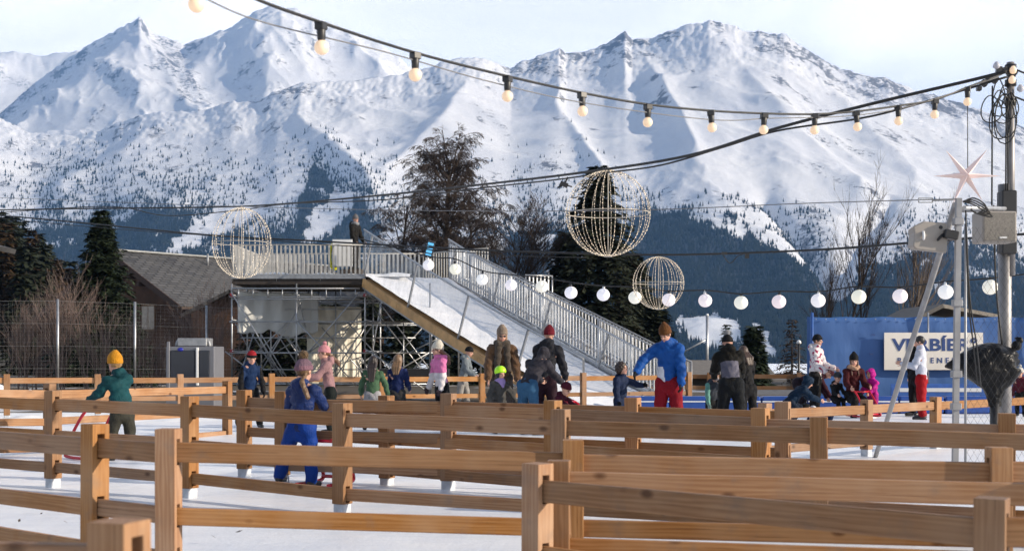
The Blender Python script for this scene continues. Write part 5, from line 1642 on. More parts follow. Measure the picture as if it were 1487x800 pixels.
def hair_mat(c):
    if c not in HAIRM:
        m = N('hair'); o = m.obj(); f = m.noise(m.mapping(o, (60, 60, 6)), 1.5, 4, .6)
        m.l(m.mix(m.ramp(f, [(.3, 0.0), (.7, 1.0)]), sc(c, .6), sc(c, 1.45)), m.b.inputs['Base Color']); m.set(Roughness=.45); m.bump(f, .6, .01); HAIRM[c] = m.mat
    return HAIRM[c]


def rotM(axis, deg): return np.array(Matrix.Rotation(R(deg), 3, axis))


VOX = .0105


def person(label, px, foot, h, face, jacket, pants, s=None, z0=0.0, lean=6, side=0, head_pitch=None, head_yaw=0,
           armL=(5, 10, 12), armR=(5, 10, 12), legL=(0, 4, 4), legR=(0, 4, 4), hat=None, hair=None, glove=None,
           puffy=.006, hem=.06, pant_w=1.0, jw=1.0, hood=True, hood_up=False, skate=SKATE_BLACK, scarf=None, extra=None, sit=False, group=None, shoe_lift=.045, panel=None, quilt=False):
    """px/foot: photo pixel of the feet; face: 0 looks at the camera, 90 looks right, 180 looks away"""
    if s is None: s = (foot - HY) / H
    base = Vector(((px - CX) / s, F / s, z0))
    hh = .162 + .036 * h
    # proportions
    hipz = h * (.405 + .05 * h); ank = .045 * h
    nk = h - hh - .03 * h; spine = nk - hipz
    RL = rotM('Y', side) @ rotM('X', lean)
    thigh = (hipz - ank) * .52; shank = (hipz - ank) * .48
    P = {}
    pel = np.zeros(3)
    ankles = []
    for nm, (pt, out, kn), sx in (('L', legL, 1), ('R', legR, -1)):
        hip = pel + np.array([sx * .052 * h, 0, 0])
        d = rotM('Y', -sx * out) @ rotM('X', -pt) @ np.array([0, 0, -1.]); d2 = rotM('Y', -sx * out * .6) @ rotM('X', -(pt - kn)) @ np.array([0, 0, -1.])
        k = hip + d * thigh; a = k + d2 * shank
        P['hip' + nm], P['knee' + nm], P['ank' + nm] = hip, k, a; ankles.append(a[2])
    dz = ank + shoe_lift - min(ankles)
    if sit: dz = sit - 0.0
    for k in P: P[k] = P[k] + np.array([0, 0, dz])
    pel = pel + np.array([0, 0, dz])
    up = RL @ np.array([0, 0, 1.]); fw = RL @ np.array([0, -1., 0]); rt = RL @ np.array([1., 0, 0])
    neck = pel + up * spine
    chest = pel + up * spine * .78
    RH = rotM('Z', head_yaw) @ rotM('Y', side * .5) @ rotM('X', (lean * .45 if head_pitch is None else head_pitch))
    hc = neck + up * .025 * h + RH @ np.array([0, -.06 * hh, .50 * hh])
    sh = .094 * h + .004
    for nm, (pt, out, el), sx in (('L', armL, 1), ('R', armR, -1)):
        S = neck - up * .050 * h + rt * sx * sh * jw ** .5
        d = rotM('Y', -sx * out) @ rotM('X', -pt) @ np.array([0, 0, -1.])
        d2 = rotM('Y', -sx * out * .35) @ rotM('X', -(pt + el)) @ np.array([0, 0, -1.])
        E = S + d * .168 * h; Wr = E + d2 * .142 * h
        P['sh' + nm], P['el' + nm], P['wr' + nm] = S, E, Wr; P['hd' + nm] = d2
    root = thing('person', label, 'person', base, R(face), group)
    HP = lambda v: hc + RH @ (np.array(v) * hh)

    def hand(S, nm, sx, g=0.0):
        w = P['wr' + nm]; d = P['hd' + nm]; n = np.cross(d, [0, 1., 0]); n = n / (np.linalg.norm(n) + 1e-6)      # palm normal (sideways)
        f = np.cross(n, d); f /= np.linalg.norm(f) + 1e-6
        if f[1] > 0: f = -f                      # thumb side faces forward
        L = .092 * h; r0 = .0085 + g
        pm = w + d * L * .48
        S.cap(w - d * .01, w + d * L * .45, .020 * h / 1.7 + g, .030 * h / 1.7 + g, .012, (n, .62))
        S.cap(pm - f * .016 * h, pm + f * .018 * h, .013 * h / 1.7 + g, .013 * h / 1.7 + g, .012)
        for q, (o_, ln) in enumerate(((.020, .44), (.007, .52), (-.007, .47), (-.019, .36))):
            a = pm + f * o_ * h * .95; m_ = a + (d * .92 - n * sx * .30) * L * ln * .55; e = m_ + (d * .62 - n * sx * .75) * L * ln * .5
            S.cap(a, m_, r0, r0 * .95, .006); S.cap(m_, e, r0 * .95, r0 * .8, .004)
        a = w + d * L * .16 + f * .014 * h; m_ = a + (d * .6 + f * .8) * L * .26; e = m_ + (d * .9 + f * .25 - n * sx * .3) * L * .24
        S.cap(a, m_, r0 * 1.15, r0 * 1.05, .008); S.cap(m_, e, r0 * 1.05, r0 * .85, .004)

    # ---- body
    B = SDF()
    B.ell(HP((0, .055, .12)), np.array((.335, .405, .375)) * hh, RH, .03 * hh)
    B.ell(HP((0, -.10, -.17)), np.array((.255, .27, .31)) * hh, RH, .09 * hh)
    B.cap(HP((0, -.24, -.40)), HP((0, -.26, -.40)), .085 * hh, .075 * hh, .08 * hh)
    B.cap(HP((0, -.365, .02)), HP((0, -.435, -.12)), .035 * hh, .058 * hh, .03 * hh)
    for sx in (-1, 1):
        B.ell(HP((sx * .335, .06, -.03)), np.array((.04, .085, .13)) * hh, RH, .02 * hh)
        B.ell(HP((sx * .14, -.335, .005)), np.array((.07, .05, .05)) * hh, RH, .02 * hh, )
    B.cap(neck - up * .03 * h, HP((0, .06, -.22)), .036 * h, .033 * h, .02)
    B.cap(pel, chest, .072 * h, .080 * h, .04, (fw, .66)); B.cap(chest - rt * sh * .6, chest + rt * sh * .6, .055 * h, .055 * h, .04, (fw, .8))
    for nm, sx in (('L', 1), ('R', -1)):
        B.cap(neck - up * .02 * h, P['sh' + nm], .036 * h, .038 * h, .03)
        B.cap(P['sh' + nm], P['el' + nm], .034 * h, .027 * h, .02); B.cap(P['el' + nm], P['wr' + nm], .027 * h, .019 * h, .015)
        B.cap(P['hip' + nm], P['knee' + nm], .056 * h, .036 * h, .03); B.cap(P['knee' + nm], P['ank' + nm], .036 * h, .024 * h, .02)
        if not glove: hand(B, nm, sx)
    V, Fc = B.mesh(VOX * .92)
    cen = V[Fc].mean(1); loc = (cen - hc) @ RH / hh
    mi = np.zeros(len(Fc), int)
    fr = loc[:, 1] < -.2
    for sx in (-1, 1):
        mi[fr & (np.hypot((loc[:, 0] - sx * .14) / 1.3, loc[:, 2] - .0) < .042)] = 1
        mi[fr & (np.abs(loc[:, 0] - sx * .145) < .09) & (np.abs(loc[:, 2] - .105) < .022)] = 3
    mi[fr & (np.abs(loc[:, 0]) < .115) & (np.abs(loc[:, 2] + .275) < .028)] = 2
    link_mesh('body', np_mesh('body', V, Fc, True, mi), [SKIN, EYE, LIP, BROW], root)
    # ---- jacket
    jm, jkw = jacket if isinstance(jacket, tuple) else (jacket, {})
    sd = (len(label) * 37 + int(px)) % 97
    def folds(Q):
        a = np.sin(Q[:, 2] * 46 + 2.2 * np.sin(Q[:, 0] * 17 + sd) + 1.5 * np.sin(Q[:, 1] * 19 + sd * .3)) * np.sin(Q[:, 0] * 23 + Q[:, 2] * 11 + sd)
        b = np.sin(Q[:, 2] * 21 - Q[:, 0] * 14 + sd) * np.sin(Q[:, 1] * 16 + Q[:, 2] * 9)
        return (a * 1.1 + b * .9) * puffy + (np.abs(np.sin(Q[:, 2] * 38 + .6 * np.sin(Q[:, 0] * 9))) * -.008 + .004 if quilt else 0)
    J = SDF(); q = jw
    hipc = pel - up * hem
    J.cap(hipc - up * .06, pel + up * spine * .35, .090 * h * q, .080 * h * q, .03, (fw, .74))
    J.cap(pel + up * spine * .3, chest, .080 * h * q, .086 * h * q, .04, (fw, .74))
    J.cap(chest - rt * sh * .55, chest + rt * sh * .55, .060 * h * q, .060 * h * q, .04, (fw, .85))
    J.cut(hipc, -up)
    J.mark()
    for nm in 'LR':
        J.cap(neck - up * .03 * h, P['sh' + nm], .040 * h, .046 * h * q, .03)
        J.cap(P['sh' + nm], P['el' + nm], .045 * h * q, .040 * h * q, .02); J.cap(P['el' + nm], P['wr' + nm] - P['hd' + nm] * .01, .040 * h * q, .031 * h * q, .015)
    J.cap(neck - up * .04 * h, neck + up * .015 * h, .056 * h, .050 * h, .03)
    if hood and not hood_up: J.ell(neck - fw * .062 * h + up * .002, np.array((.074, .045, .052)) * h, RL, .03)
    if hood_up:
        J.ell(HP((0, .09, .08)), np.array((.44, .52, .54)) * hh, RH, .05)
        J.ell(HP((0, -.46, -.06)), np.array((.27, .42, .40)) * hh, RH, sub=True)
    V, Fc = J.mesh(VOX, folds)
    mats = [jm]; mi = None
    if panel is not None:
        mi = np.zeros(len(Fc), int); cen = V[Fc].mean(1)
        lx = (cen - pel) @ rt; ly = (cen - pel) @ fw; lz = (cen - pel) @ up / spine
        mi[panel[1](lx / h, ly / h, lz)] = 1; mats = [jm, panel[0]]
    link_mesh('jacket', np_mesh('jacket', V, Fc, True, mi), mats, root)
    # ---- trousers
    T = SDF(); q = pant_w
    T.ell(pel + np.array([0, 0, -.025 * h]), np.array((.092, .074, .098)) * h * q ** .5, None, .03)
    for nm in 'LR':
        T.cap(P['hip' + nm], P['knee' + nm], .066 * h * q, .050 * h * q, .02); T.cap(P['knee' + nm], P['ank' + nm] - (P['ank' + nm] - P['knee' + nm]) * .02, .048 * h * q, .043 * h * q, .012)
    pf = lambda Q: (np.sin(Q[:, 2] * 34 + 2 * np.sin(Q[:, 0] * 21 + sd)) * np.sin(Q[:, 1] * 24 + Q[:, 2] * 9 + sd)) * .0065
    V, Fc = T.mesh(VOX, pf)
    link_mesh('trousers', np_mesh('trousers', V, Fc, True), pants, root)
    # ---- skates
    for nm, sx, (pt, out, kn) in (('L', 1, legL), ('R', -1, legR)):
        a = P['ank' + nm]; tilt = max(-35, min(35, pt - kn)) if not sit else 0
        M = rotM('X', -tilt * .8) @ rotM('Z', sx * 8)
        K = SDF(); L = .075 * h
        K.cap(a + M @ np.array([0, .012, .03]), a + M @ np.array([0, .012, -.4 * ank]), .034 * h, .030 * h, .01)
        K.cap(a + M @ np.array([0, .02, -ank * .62]), a + M @ np.array([0, -L * 1.25, -ank * .70]), .027 * h, .024 * h, .02)
        V, Fc = K.mesh(.010)
        so_ = link_mesh('skate', np_mesh('skate', V, Fc, True), skate, root)
        bm_ = MB().box((0, 0, 0), (.005, L * 2.1, .05)); bo = link_mesh('blade', bm_.mesh('blade'), BLADE, so_, Vector(a + M @ np.array([0, -L * .5, -ank - .03])), Matrix(M).to_euler())
    # ---- gloves
    if glove is not None:
        for nm, sx in (('L', 1), ('R', -1)):
            K = SDF(); w = P['wr' + nm]; d = P['hd' + nm]
            K.cap(w - d * .035, w + d * .005, .034 * h / 1.1 * .9, .030 * h * .9, .01); hand(K, nm, sx, .0035)
            V, Fc = K.mesh(.0075); link_mesh('glove', np_mesh('glove', V, Fc, True), glove, root)
    # ---- hair
    if hair:
        K = SDF(); hcol = hair[0]; style = hair[1]
        if style == 'curly':
            K.ell(HP((0, .10, .17)), np.array((.45, .48, .44)) * hh, RH, .03); K.ell(HP((0, .20, -.10)), np.array((.38, .33, .38)) * hh, RH, .05)
            K.ell(HP((0, -.50, -.14)), np.array((.30, .42, .38)) * hh, RH, sub=True)
            dsp = lambda Q: np.sin(Q[:, 0] * 95) * np.sin(Q[:, 1] * 88) * np.sin(Q[:, 2] * 102) * .012
        else:
            K.ell(HP((0, .08, .13)), np.array((.372, .428, .415)) * hh, RH, .02); K.ell(HP((0, -.42, -.10)), np.array((.25, .36, .36)) * hh, RH, sub=True)
            dsp = lambda Q: (np.sin(Q[:, 0] * 160) + np.sin(Q[:, 1] * 150)) * .0018
            if style in ('long', 'down'):
                e = neck - fw * .128 * h - up * (.09 if style == 'down' else .17) * h
                for sx in (-.22, 0, .22):
                    K.cap(HP((sx, .22, -.05)), neck - fw * .105 * h + rt * sx * .17 * h, .17 * hh, .17 * hh, .02); K.cap(neck - fw * .105 * h + rt * sx * .17 * h, e + rt * sx * .12 * h, .17 * hh, .06 * hh, .02)
            if style == 'front':
                for sx in (-1, 1):
                    K.cap(HP((sx * .30, -.05, -.05)), neck + rt * sx * .045 * h + fw * .07 * h - up * .09 * h, .10 * hh, .045 * hh, .02)
            if style == 'pony':
                a = HP((0, .42, -.12)); b = a + RH @ np.array([0, .09, -.10]) * h; K.cap(HP((0, .3, -.1)), a, .08 * hh, .10 * hh, .01); K.cap(a, b, .12 * hh, .16 * hh, .02); K.cap(b, b + np.array([0, .02, -.05]) * h, .15 * hh, .05 * hh, .02)
            if style == 'braid':
                a = HP((-.20, .25, -.25)); 
                for q_ in range(5): b = neck - fw * (.10 - .004 * q_) * h - rt * (.05 + .012 * q_) * h - up * (.03 * q_) * h; K.cap(a, b, .10 * hh, .12 * hh, .01); a = b
        V, Fc = K.mesh(.0095, dsp); link_mesh('hair', np_mesh('hair', V, Fc, True), hair_mat(hcol), root)
    # ---- hat
    if hat:
        K = SDF(); kind = hat[0]; cols = hat[1:]
        hn = RH @ np.array([0, .18, 1.]); hn /= np.linalg.norm(hn)
        o_ = HP((0, -.36, .14))
        if kind.startswith('helmet'):
            K.ell(HP((0, .06, .20)), np.array((.46, .53, .46)) * hh, RH, .02); K.cut(HP((0, -.3, .10)), -(RH @ np.array([0, .30, 1.])) / 1.044)
            V, Fc = K.mesh(.009); ho_ = link_mesh('helmet', np_mesh('helmet', V, Fc, True), cols[0], root)
            K = SDF(); K.ell(HP((0, .06, .02)), np.array((.40, .45, .46)) * hh, RH, .02); K.ell(HP((0, -.42, -.1)), np.array((.28, .38, .42)) * hh, RH, sub=True); K.cut(HP((0, 0, -.34)), -(RH @ np.array([0, 0, 1.])))
            V, Fc = K.mesh(.0095); link_mesh('lining', np_mesh('lining', V, Fc, True), BLACK, ho_)
            m = MB()
            for sx in (-.16, 0, .16): m.bar(HP((sx, -.1, .655 - abs(sx) * .3)), HP((sx, .25, .645 - abs(sx) * .3)), .016, .008)
            m.build('vent', BLACK, ho_, local=True)
        else:
            tall = .52 if kind in ('tall', 'tallpom') else .46
            K.ell(HP((0, .07, .17)), np.array((.395, .455, tall)) * hh, RH, .02)
            if kind in ('tall', 'tallpom'): K.cap(HP((0, .10, .45)), HP((0, .16, .70)), .20 * hh, .07 * hh, .10)
            K.cut(o_, -hn)
            rib = lambda Q: np.sin(np.arctan2(((Q - hc) @ RH)[:, 1], ((Q - hc) @ RH)[:, 0]) * 26) * .0022
            V, Fc = K.mesh(.009, rib); ht = link_mesh('hat', np_mesh('hat', V, Fc, True), cols[0], root)
            K = SDF(); K.ell(HP((0, .065, .16)), np.array((.425, .485, .50)) * hh, RH, .02); K.cut(o_ - hn * .005, -hn); K.cut(o_ + hn * .20 * hh, hn)
            V, Fc = K.mesh(.009, rib); link_mesh('cuff', np_mesh('cuff', V, Fc, True), cols[1] if len(cols) > 1 and cols[1] else cols[0], ht)
            if 'pom' in kind:
                c = HP((0, .14, .74)); K = SDF(); r_ = (.235 if kind == 'furpom' else .15) * hh; K.ell(c, (r_, r_, r_), None, .01)
                V, Fc = K.mesh(.0075, lambda Q: np.sin(Q[:, 0] * 210) * np.sin(Q[:, 1] * 190) * np.sin(Q[:, 2] * 205) * .012); link_mesh('pompom', np_mesh('pompom', V, Fc, True), cols[2] if len(cols) > 2 else cols[0], ht)
    if scarf:
        K = SDF()
        for q_ in range(14):
            a = 2 * math.pi * q_ / 14; b = 2 * math.pi * (q_ + 1) / 14; rr = .052 * h
            f_ = lambda t: neck + up * (.012 + .010 * math.sin(3 * t)) * h + rt * rr * 1.05 * math.cos(t) + fw * rr * math.sin(t)
            K.cap(f_(a), f_(b), .028 * h, .028 * h, .01)
        if scarf[1] == 'long':
            for sx in (-1, 1): K.cap(neck + rt * sx * .04 * h + fw * .05 * h, chest + rt * sx * .055 * h + fw * .088 * h - up * .16 * h, .036 * h, .030 * h, .02)
        if scarf[1] == 'bib': K.cap(neck + fw * .05 * h + up * .01, neck + fw * .085 * h - up * .07 * h, .05 * h, .018 * h, .03)
        V, Fc = K.mesh(.0095, folds); link_mesh('scarf', np_mesh('scarf', V, Fc, True), scarf[0], root)
    if extra == 'sunglasses':
        m = MB()
        for sx in (-1, 1): m.ell = None; m.ball(HP((sx * .155, -.40, .0)), .105 * hh, 10, 8, 0, (1, .45, .75)); m.bar(HP((sx * .26, -.36, .02)), HP((sx * .345, .05, .02)), .006, .008)
        m.bar(HP((-.08, -.43, .02)), HP((.08, -.43, .02)), .006, .008); m.build('sunglasses', BLACK_PLASTIC, root, local=True)
    if extra == 'mask':
        K = SDF(); K.ell(HP((0, -.24, -.20)), np.array((.24, .26, .20)) * hh, RH, .02); K.cut(HP((0, -.2, 0)), RH @ np.array([0, 1., 0])); V, Fc = K.mesh(.009); link_mesh('face_mask', np_mesh('face_mask', V, Fc, True), fabric('pale_mask', (.45, .42, .44)), root)
    return root


C = fabric
def aid(label, px, foot, s, rz, col=(.50, .012, .03), sc_=1.0):
    """tubular push frame for learning skaters"""
    p = Vector(((px - CX) / s, F / s, .035)); r = thing('skating_aid', label, 'skating aid', p, R(rz)); mt = plain('red_lacquer', col, .3, 0, .1)
    k = sc_
    for sx in (-1, 1):
        pts = spline([(sx * .24 * k, .30 * k, .03), (sx * .24 * k, -.30 * k, .03), (sx * .23 * k, -.38 * k, .10), (sx * .21 * k, -.20 * k, .40 * k), (sx * .20 * k, .0, .60 * k), (sx * .20 * k, .14 * k, .62 * k)], 6)
        MB().tube(pts, .019, 8).build('side_tube', mt, r, local=True)
    MB().tube([(-.20 * k, .0, .60 * k), (.20 * k, .0, .60 * k)], .017, 8).build('handle_bar', mt, r, local=True)
    MB().tube([(-.235 * k, -.36 * k, .07), (.235 * k, -.36 * k, .07)], .017, 8).build('cross_bar', mt, r, local=True)
    return r


PINKH = (.62, .27, .30)
NAVYK = C('navy_cloth', (.018, .032, .085)); BLK = C('black_cloth', (.012, .012, .014)); DGREY = C('charcoal_cloth', (.035, .036, .045))

person('child in teal jacket and mustard hat skating away behind a red frame', 178, 672, 1.27, -128, C('teal_shell', (.012, .085, .10)), C('olive_trousers', (.06, .058, .045)), lean=16, head_pitch=10, armL=(42, 12, 25), armR=(42, 8, 20), legL=(14, 5, 14), legR=(-6, 4, 10), hat=('tall', C('mustard_knit', (.55, .24, .015), fuzz=.1)), hair=((.30, .18, .08), 'short'), puffy=.007, jw=1.14, glove=BLK, quilt=True)
aid('red skating frame pushed by the child in the teal jacket', 147, 672, 121, -128)
person('boy in dark blue jacket and red and black hat gliding along the third fence', 363, 623, 1.33, 25, C('dark_blue_shell', (.014, .04, .12)), BLK, lean=10, head_pitch=18, armL=(8, 14, 15), armR=(12, 16, 20), legL=(10, 12, 16), legR=(-8, 14, 8), hat=('beanie', C('red_knit', (.42, .02, .03)), BLK), glove=BLK, panel=(BLK, lambda x, y, z: (np.abs(x) > .105) & (z < .95)))
g3 = person('girl in shiny navy jacket, bright blue trousers and fur bobble hat', 438, 712, 1.21, 158, C('navy_down', (.022, .045, .17), .38), C('royal_blue_trousers', (.008, .06, .36), .55), lean=12, side=5, head_pitch=8, armL=(10, 14, 15), armR=(40, 12, 30), legL=(2, 26, 4), legR=(6, 4, 6), hat=('furpom', C('mauve_knit', (.24, .15, .20)), C('rose_mauve_knit', (.30, .16, .21)), C('brown_fur', (.20, .12, .055), .9, fuzz=.4)), hair=((.14, .08, .04), 'braid'), puffy=.005, quilt=True, jw=1.10, pant_w=1.12, glove=C('purple_glove', (.28, .24, .42)))
aid('red skating frame under the girl in the bright blue trousers', 470, 704, 152, 158, sc_=.72)
person('girl in dusty pink jacket and pink bobble hat with ponytail facing left', 480, 631, 1.40, -78, C('dusty_pink_fleece', (.46, .26, .27), fuzz=.1), C('black_trousers', (.011, .016, .015)), lean=10, head_pitch=4, armL=(42, 6, 45), armR=(38, 6, 40), legL=(6, 5, 10), legR=(-5, 5, 8), hat=('pom', C('pink_knit', PINKH, fuzz=.1)), hair=((.13, .065, .035), 'pony'), hem=.02)
person('girl in sage green hoodie with long dark hair seen from behind', 541, 627, 1.24, 176, C('sage_hoodie', (.085, .17, .095)), C('pale_grey_trousers', (.46, .45, .47)), lean=8, armL=(12, 24, 14), armR=(14, 24, 8), legL=(2, 9, 6), legR=(0, 9, 6), hair=((.022, .014, .012), 'long'), glove=None)
person('girl in navy hooded jacket with loose brown hair seen from behind', 577, 625, 1.26, 172, C('deep_blue_shell', (.014, .028, .12)), C('dark_grey_trousers', (.05, .05, .055)), lean=6, armL=(22, 10, 30), armR=(24, 8, 30), legL=(2, 4, 6), legR=(0, 4, 6), hair=((.16, .095, .05), 'down'))
person('girl in bright pink and white jacket and white knitted hat', 642, 625, 1.45, -62, C('bubble_pink', (.72, .20, .44), .5), BLK, lean=8, head_pitch=2, head_yaw=-10, armL=(2, 10, 12), armR=(6, 12, 16), hat=('tall', C('cream_knit', (.62, .58, .50), fuzz=.1)), hair=((.15, .07, .04), 'down'), puffy=.007, quilt=True, jw=1.06, panel=(C('white_shell', (.72, .68, .70)), lambda x, y, z: (z < .52) & (y > -.02)), glove=C('grey_mauve_glove', (.10, .07, .08)))
person('boy in pale grey hoodie and black cap walking below the slide', 672, 604, 1.45, 78, C('pale_grey_hoodie', (.25, .29, .32)), C('stone_trousers', (.42, .40, .38)), s=63, lean=12, head_pitch=18, armL=(14, 6, 40), armR=(16, 8, 42), legL=(12, 3, 10), legR=(-8, 3, 6), hat=('beanie', BLK), skate=SKATE_WHITE)
person('woman in brown teddy coat and sunglasses behind the helmeted child', 728, 626, 1.70, 8, C('teddy_brown', (.20, .105, .052), .9, fuzz=.4), C('grey_tights', (.12, .10, .09)), lean=7, head_pitch=10, armL=(12, 12, 10), armR=(12, 12, 8), hat=('tall', C('beige_knit', (.38, .29, .22), fuzz=.15)), hair=((.30, .17, .085), 'front'), scarf=(C('taupe_scarf', (.115, .09, .07), .9, fuzz=.3), 'long'), extra='sunglasses', hem=.27, puffy=.008, jw=1.12, hood=False, skate=SKATE_WHITE)
person('small child in neon yellow helmet and grey jacket', 725, 632, 1.05, 32, C('ash_jacket', (.10, .098, .095)), C('ash_trousers', (.09, .088, .085)), lean=4, head_pitch=2, armL=(10, 34, 8), armR=(10, 34, 8), legL=(0, 6, 4), legR=(0, 6, 4), hat=('helmet', plain('neon_shell', (.42, .85, .01), .35, 0, .05)), scarf=(C('lavender_scarf', (.36, .26, .55)), 'bib'), jw=1.15, puffy=.008, glove=DGREY)
person('adult in black jacket and wine red hat with back turned', 792, 627, 1.70, 166, C('black_grey_shell', (.030, .031, .040)), C('plum_trousers', (.035, .012, .022)), lean=9, side=-3, head_pitch=10, armL=(6, 8, 8), armR=(14, 14, 22), hat=('tall', C('wine_knit', (.20, .008, .022), fuzz=.1)), jw=1.08, puffy=.009)
person('woman in blue jeans and dark hooded jacket bending forward', 766, 634, 1.60, 150, C('dark_violet_grey_shell', (.045, .042, .055)), C('blue_denim', (.055, .16, .31), .8), lean=48, head_pitch=44, armL=(50, 8, 18), armR=(48, 10, 14), legL=(6, 3, 4), legR=(2, 5, 3), hood_up=True, jw=1.06, hem=.05, puffy=.008, pant_w=.92)
person('toddler in maroon jacket bent over a red frame beside the woman in jeans', 806, 634, .86, 60, C('maroon_shell', (.085, .012, .03)), C('maroon_trousers', (.06, .012, .028)), lean=30, head_pitch=28, armL=(55, 8, 10), armR=(50, 8, 10), hat=('beanie', C('maroon_knit', (.10, .012, .03))), jw=1.1)
aid('red skating frame of the toddler in maroon', 828, 634, 92, 60, sc_=.85)
person('curly haired boy in navy jacket holding the hand of the man in the blue jacket', 901, 631, 1.13, 42, NAVYK, NAVYK, lean=6, head_pitch=-8, head_yaw=12, armL=(66, 26, 22), armR=(6, 12, 14), hair=((.028, .016, .012), 'curly'), jw=1.12, puffy=.008, glove=BLK)
person('man in royal blue ski jacket, red trousers and rust beanie', 971, 637, 1.70, -22, C('royal_shell', (.010, .10, .42), .5), C('red_ski_trousers', (.30, .008, .020)), lean=8, head_pitch=26, head_yaw=-14, armL=(4, 9, 8), armR=(26, 46, 16), legL=(0, 6, 4), legR=(2, 6, 6), hat=('tallpom', C('rust_knit', (.17, .065, .016), fuzz=.1)), hair=((.07, .04, .025), 'short'), glove=BLK, jw=1.13, puffy=.009, hem=.09, pant_w=1.1, panel=(C('pale_panel', (.60, .62, .68)), lambda x, y, z: (np.abs(x + .058) < .046 - .03 * z) & (y > -.02) & (z < .42)))
person('small child in black hat and mint sleeves', 1034, 628, 1.02, 25, C('mint_shell', (.20, .48, .42)), BLK, lean=8, head_pitch=12, armL=(16, 14, 18), armR=(8, 10, 10), hat=('beanie', BLK), extra='mask', panel=(C('smoke_shell', (.05, .06, .08)), lambda x, y, z: np.abs(x) < .10), glove=C('mint_glove', (.30, .45, .42)))
person('adult in black jacket with grey back panel bending to a child', 1062, 632, 1.62, 172, C('jet_shell', (.013, .012, .010)), C('jet_trousers', (.011, .013, .016)), lean=24, side=5, head_pitch=16, armL=(40, 12, 15), armR=(34, 10, 20), legL=(4, 7, 4), legR=(2, 7, 4), hat=('furpom', BLK, None, C('white_fur', (.42, .42, .44), .9, fuzz=.4)), jw=1.18, hem=.04, puffy=.008, pant_w=1.15, panel=(C('slate_panel', (.17, .165, .215)), lambda x, y, z: (y < -.0) & (z > .10) & (z < .62) & (np.abs(x) < .088)))
person('person with dark brown hair and black jacket beyond the bending adult', 1086, 624, 1.42, 200, BLK, BLK, lean=14, head_pitch=14, armL=(25, 6, 15), armR=(20, 8, 15), hair=((.05, .028, .018), 'down'))
person('crouching child in dark blue hooded suit behind the fence near the banner', 1146, 619, 1.12, 95, C('ink_blue_shell', (.008, .030, .070)), C('ink_trousers', (.010, .022, .05)), lean=48, head_pitch=30, armL=(50, 10, 20), armR=(48, 10, 20), legL=(62, 8, 90), legR=(40, 10, 80), hood_up=True, jw=1.25, puffy=.010)
person('woman in white jacket with crimson blots and black trousers standing by the blue banner', 1184, 605, 1.66, 62, C('white_blotted_shell', (.70, .66, .68), .5, pat=(.26, .015, .07)), BLK, lean=3, head_pitch=4, armL=(18, 10, 50), armR=(12, 12, 40), legL=(0, 3, 3), legR=(0, 3, 3), hat=('beanie', BLK), jw=1.16, puffy=.010, hem=.06, pant_w=1.1, hair=((.03, .02, .015), 'short'), skate=SKATE_BLACK)
person('bent over person in plum jacket and plum bobble hat tying a skate', 1158, 606, 1.50, 84, C('plum_shell', (.055, .010, .022)), C('plum_dark_trousers', (.02, .012, .02)), s=69, lean=76, head_pitch=58, armL=(20, 8, 10), armR=(24, 8, 10), legL=(30, 5, 50), legR=(20, 5, 45), hat=('pom', C('plum_knit', (.075, .012, .028)), None, C('plum_bobble', (.11, .02, .035))))
person('little kid in grey hat and black jacket sitting left of the seated woman in maroon', 1213, 606, .98, 20, C('coal_shell', (.02, .022, .026)), BLK, s=70.5, lean=8, head_pitch=16, sit=.40, armL=(30, 8, 40), armR=(30, 8, 40), legL=(78, 6, 78), legR=(78, 6, 78), hat=('beanie', C('slate_knit', (.07, .08, .095))))
person('seated woman in maroon jacket and black bobble hat', 1238, 606, 1.58, 8, C('maroon_wool', (.085, .014, .018), .8), C('soft_black_trousers', (.014, .012, .013)), s=71, lean=6, head_pitch=6, head_yaw=-16, sit=.47, armL=(22, 10, 55), armR=(22, 10, 50), legL=(72, 8, 72), legR=(74, 8, 74), hat=('tallpom', BLK), hair=((.10, .045, .025), 'front'), scarf=(C('peach_scarf', (.50, .30, .20), fuzz=.2), 'loop'))
person('small child in magenta snow suit with hood up beside the seated woman', 1267, 607, .96, -66, C('magenta_shell', (.50, .010, .26), .5), C('magenta_trousers', (.42, .010, .22), .5), s=71, lean=6, head_pitch=6, hood_up=True, armL=(24, 10, 30), armR=(24, 10, 30), jw=1.5, puffy=.010, pant_w=1.4)
aid('red skating frame in front of the magenta child', 1252, 607, 72, 20, sc_=.85)
person('child crouched low in white and navy jacket at the feet of the standing woman', 1204, 614, 1.05, -80, C('white_kid_shell', (.62, .64, .70)), NAVYK, s=76.5, lean=80, head_pitch=60, armL=(20, 10, 15), armR=(16, 10, 15), legL=(100, 8, 140), legR=(95, 8, 140), shoe_lift=-.02, hat=('beanie', BLK), panel=(C('navy_panel', (.015, .03, .13)), lambda x, y, z: (z < .30) | (np.abs(x) > .09)), jw=1.2)
person('man in white sweatshirt and red trousers standing with folded arms before the sign', 1338, 611, 1.62, -112, C('white_sweat', (.60, .63, .74), .8), C('scarlet_trousers', (.46, .008, .014)), lean=2, head_pitch=4, armL=(22, 4, 82), armR=(22, 4, 82), hair=((.014, .011, .010), 'short'), hood=False, hem=.02, puffy=.007, jw=1.02)
person('person in black hidden behind the diagonal steel leg with one arm hanging', 1330, 609, 1.62, -70, BLK, BLK, s=70, lean=4, armL=(4, 10, 8), armR=(-12, 14, 10), hat=('beanie', BLK))
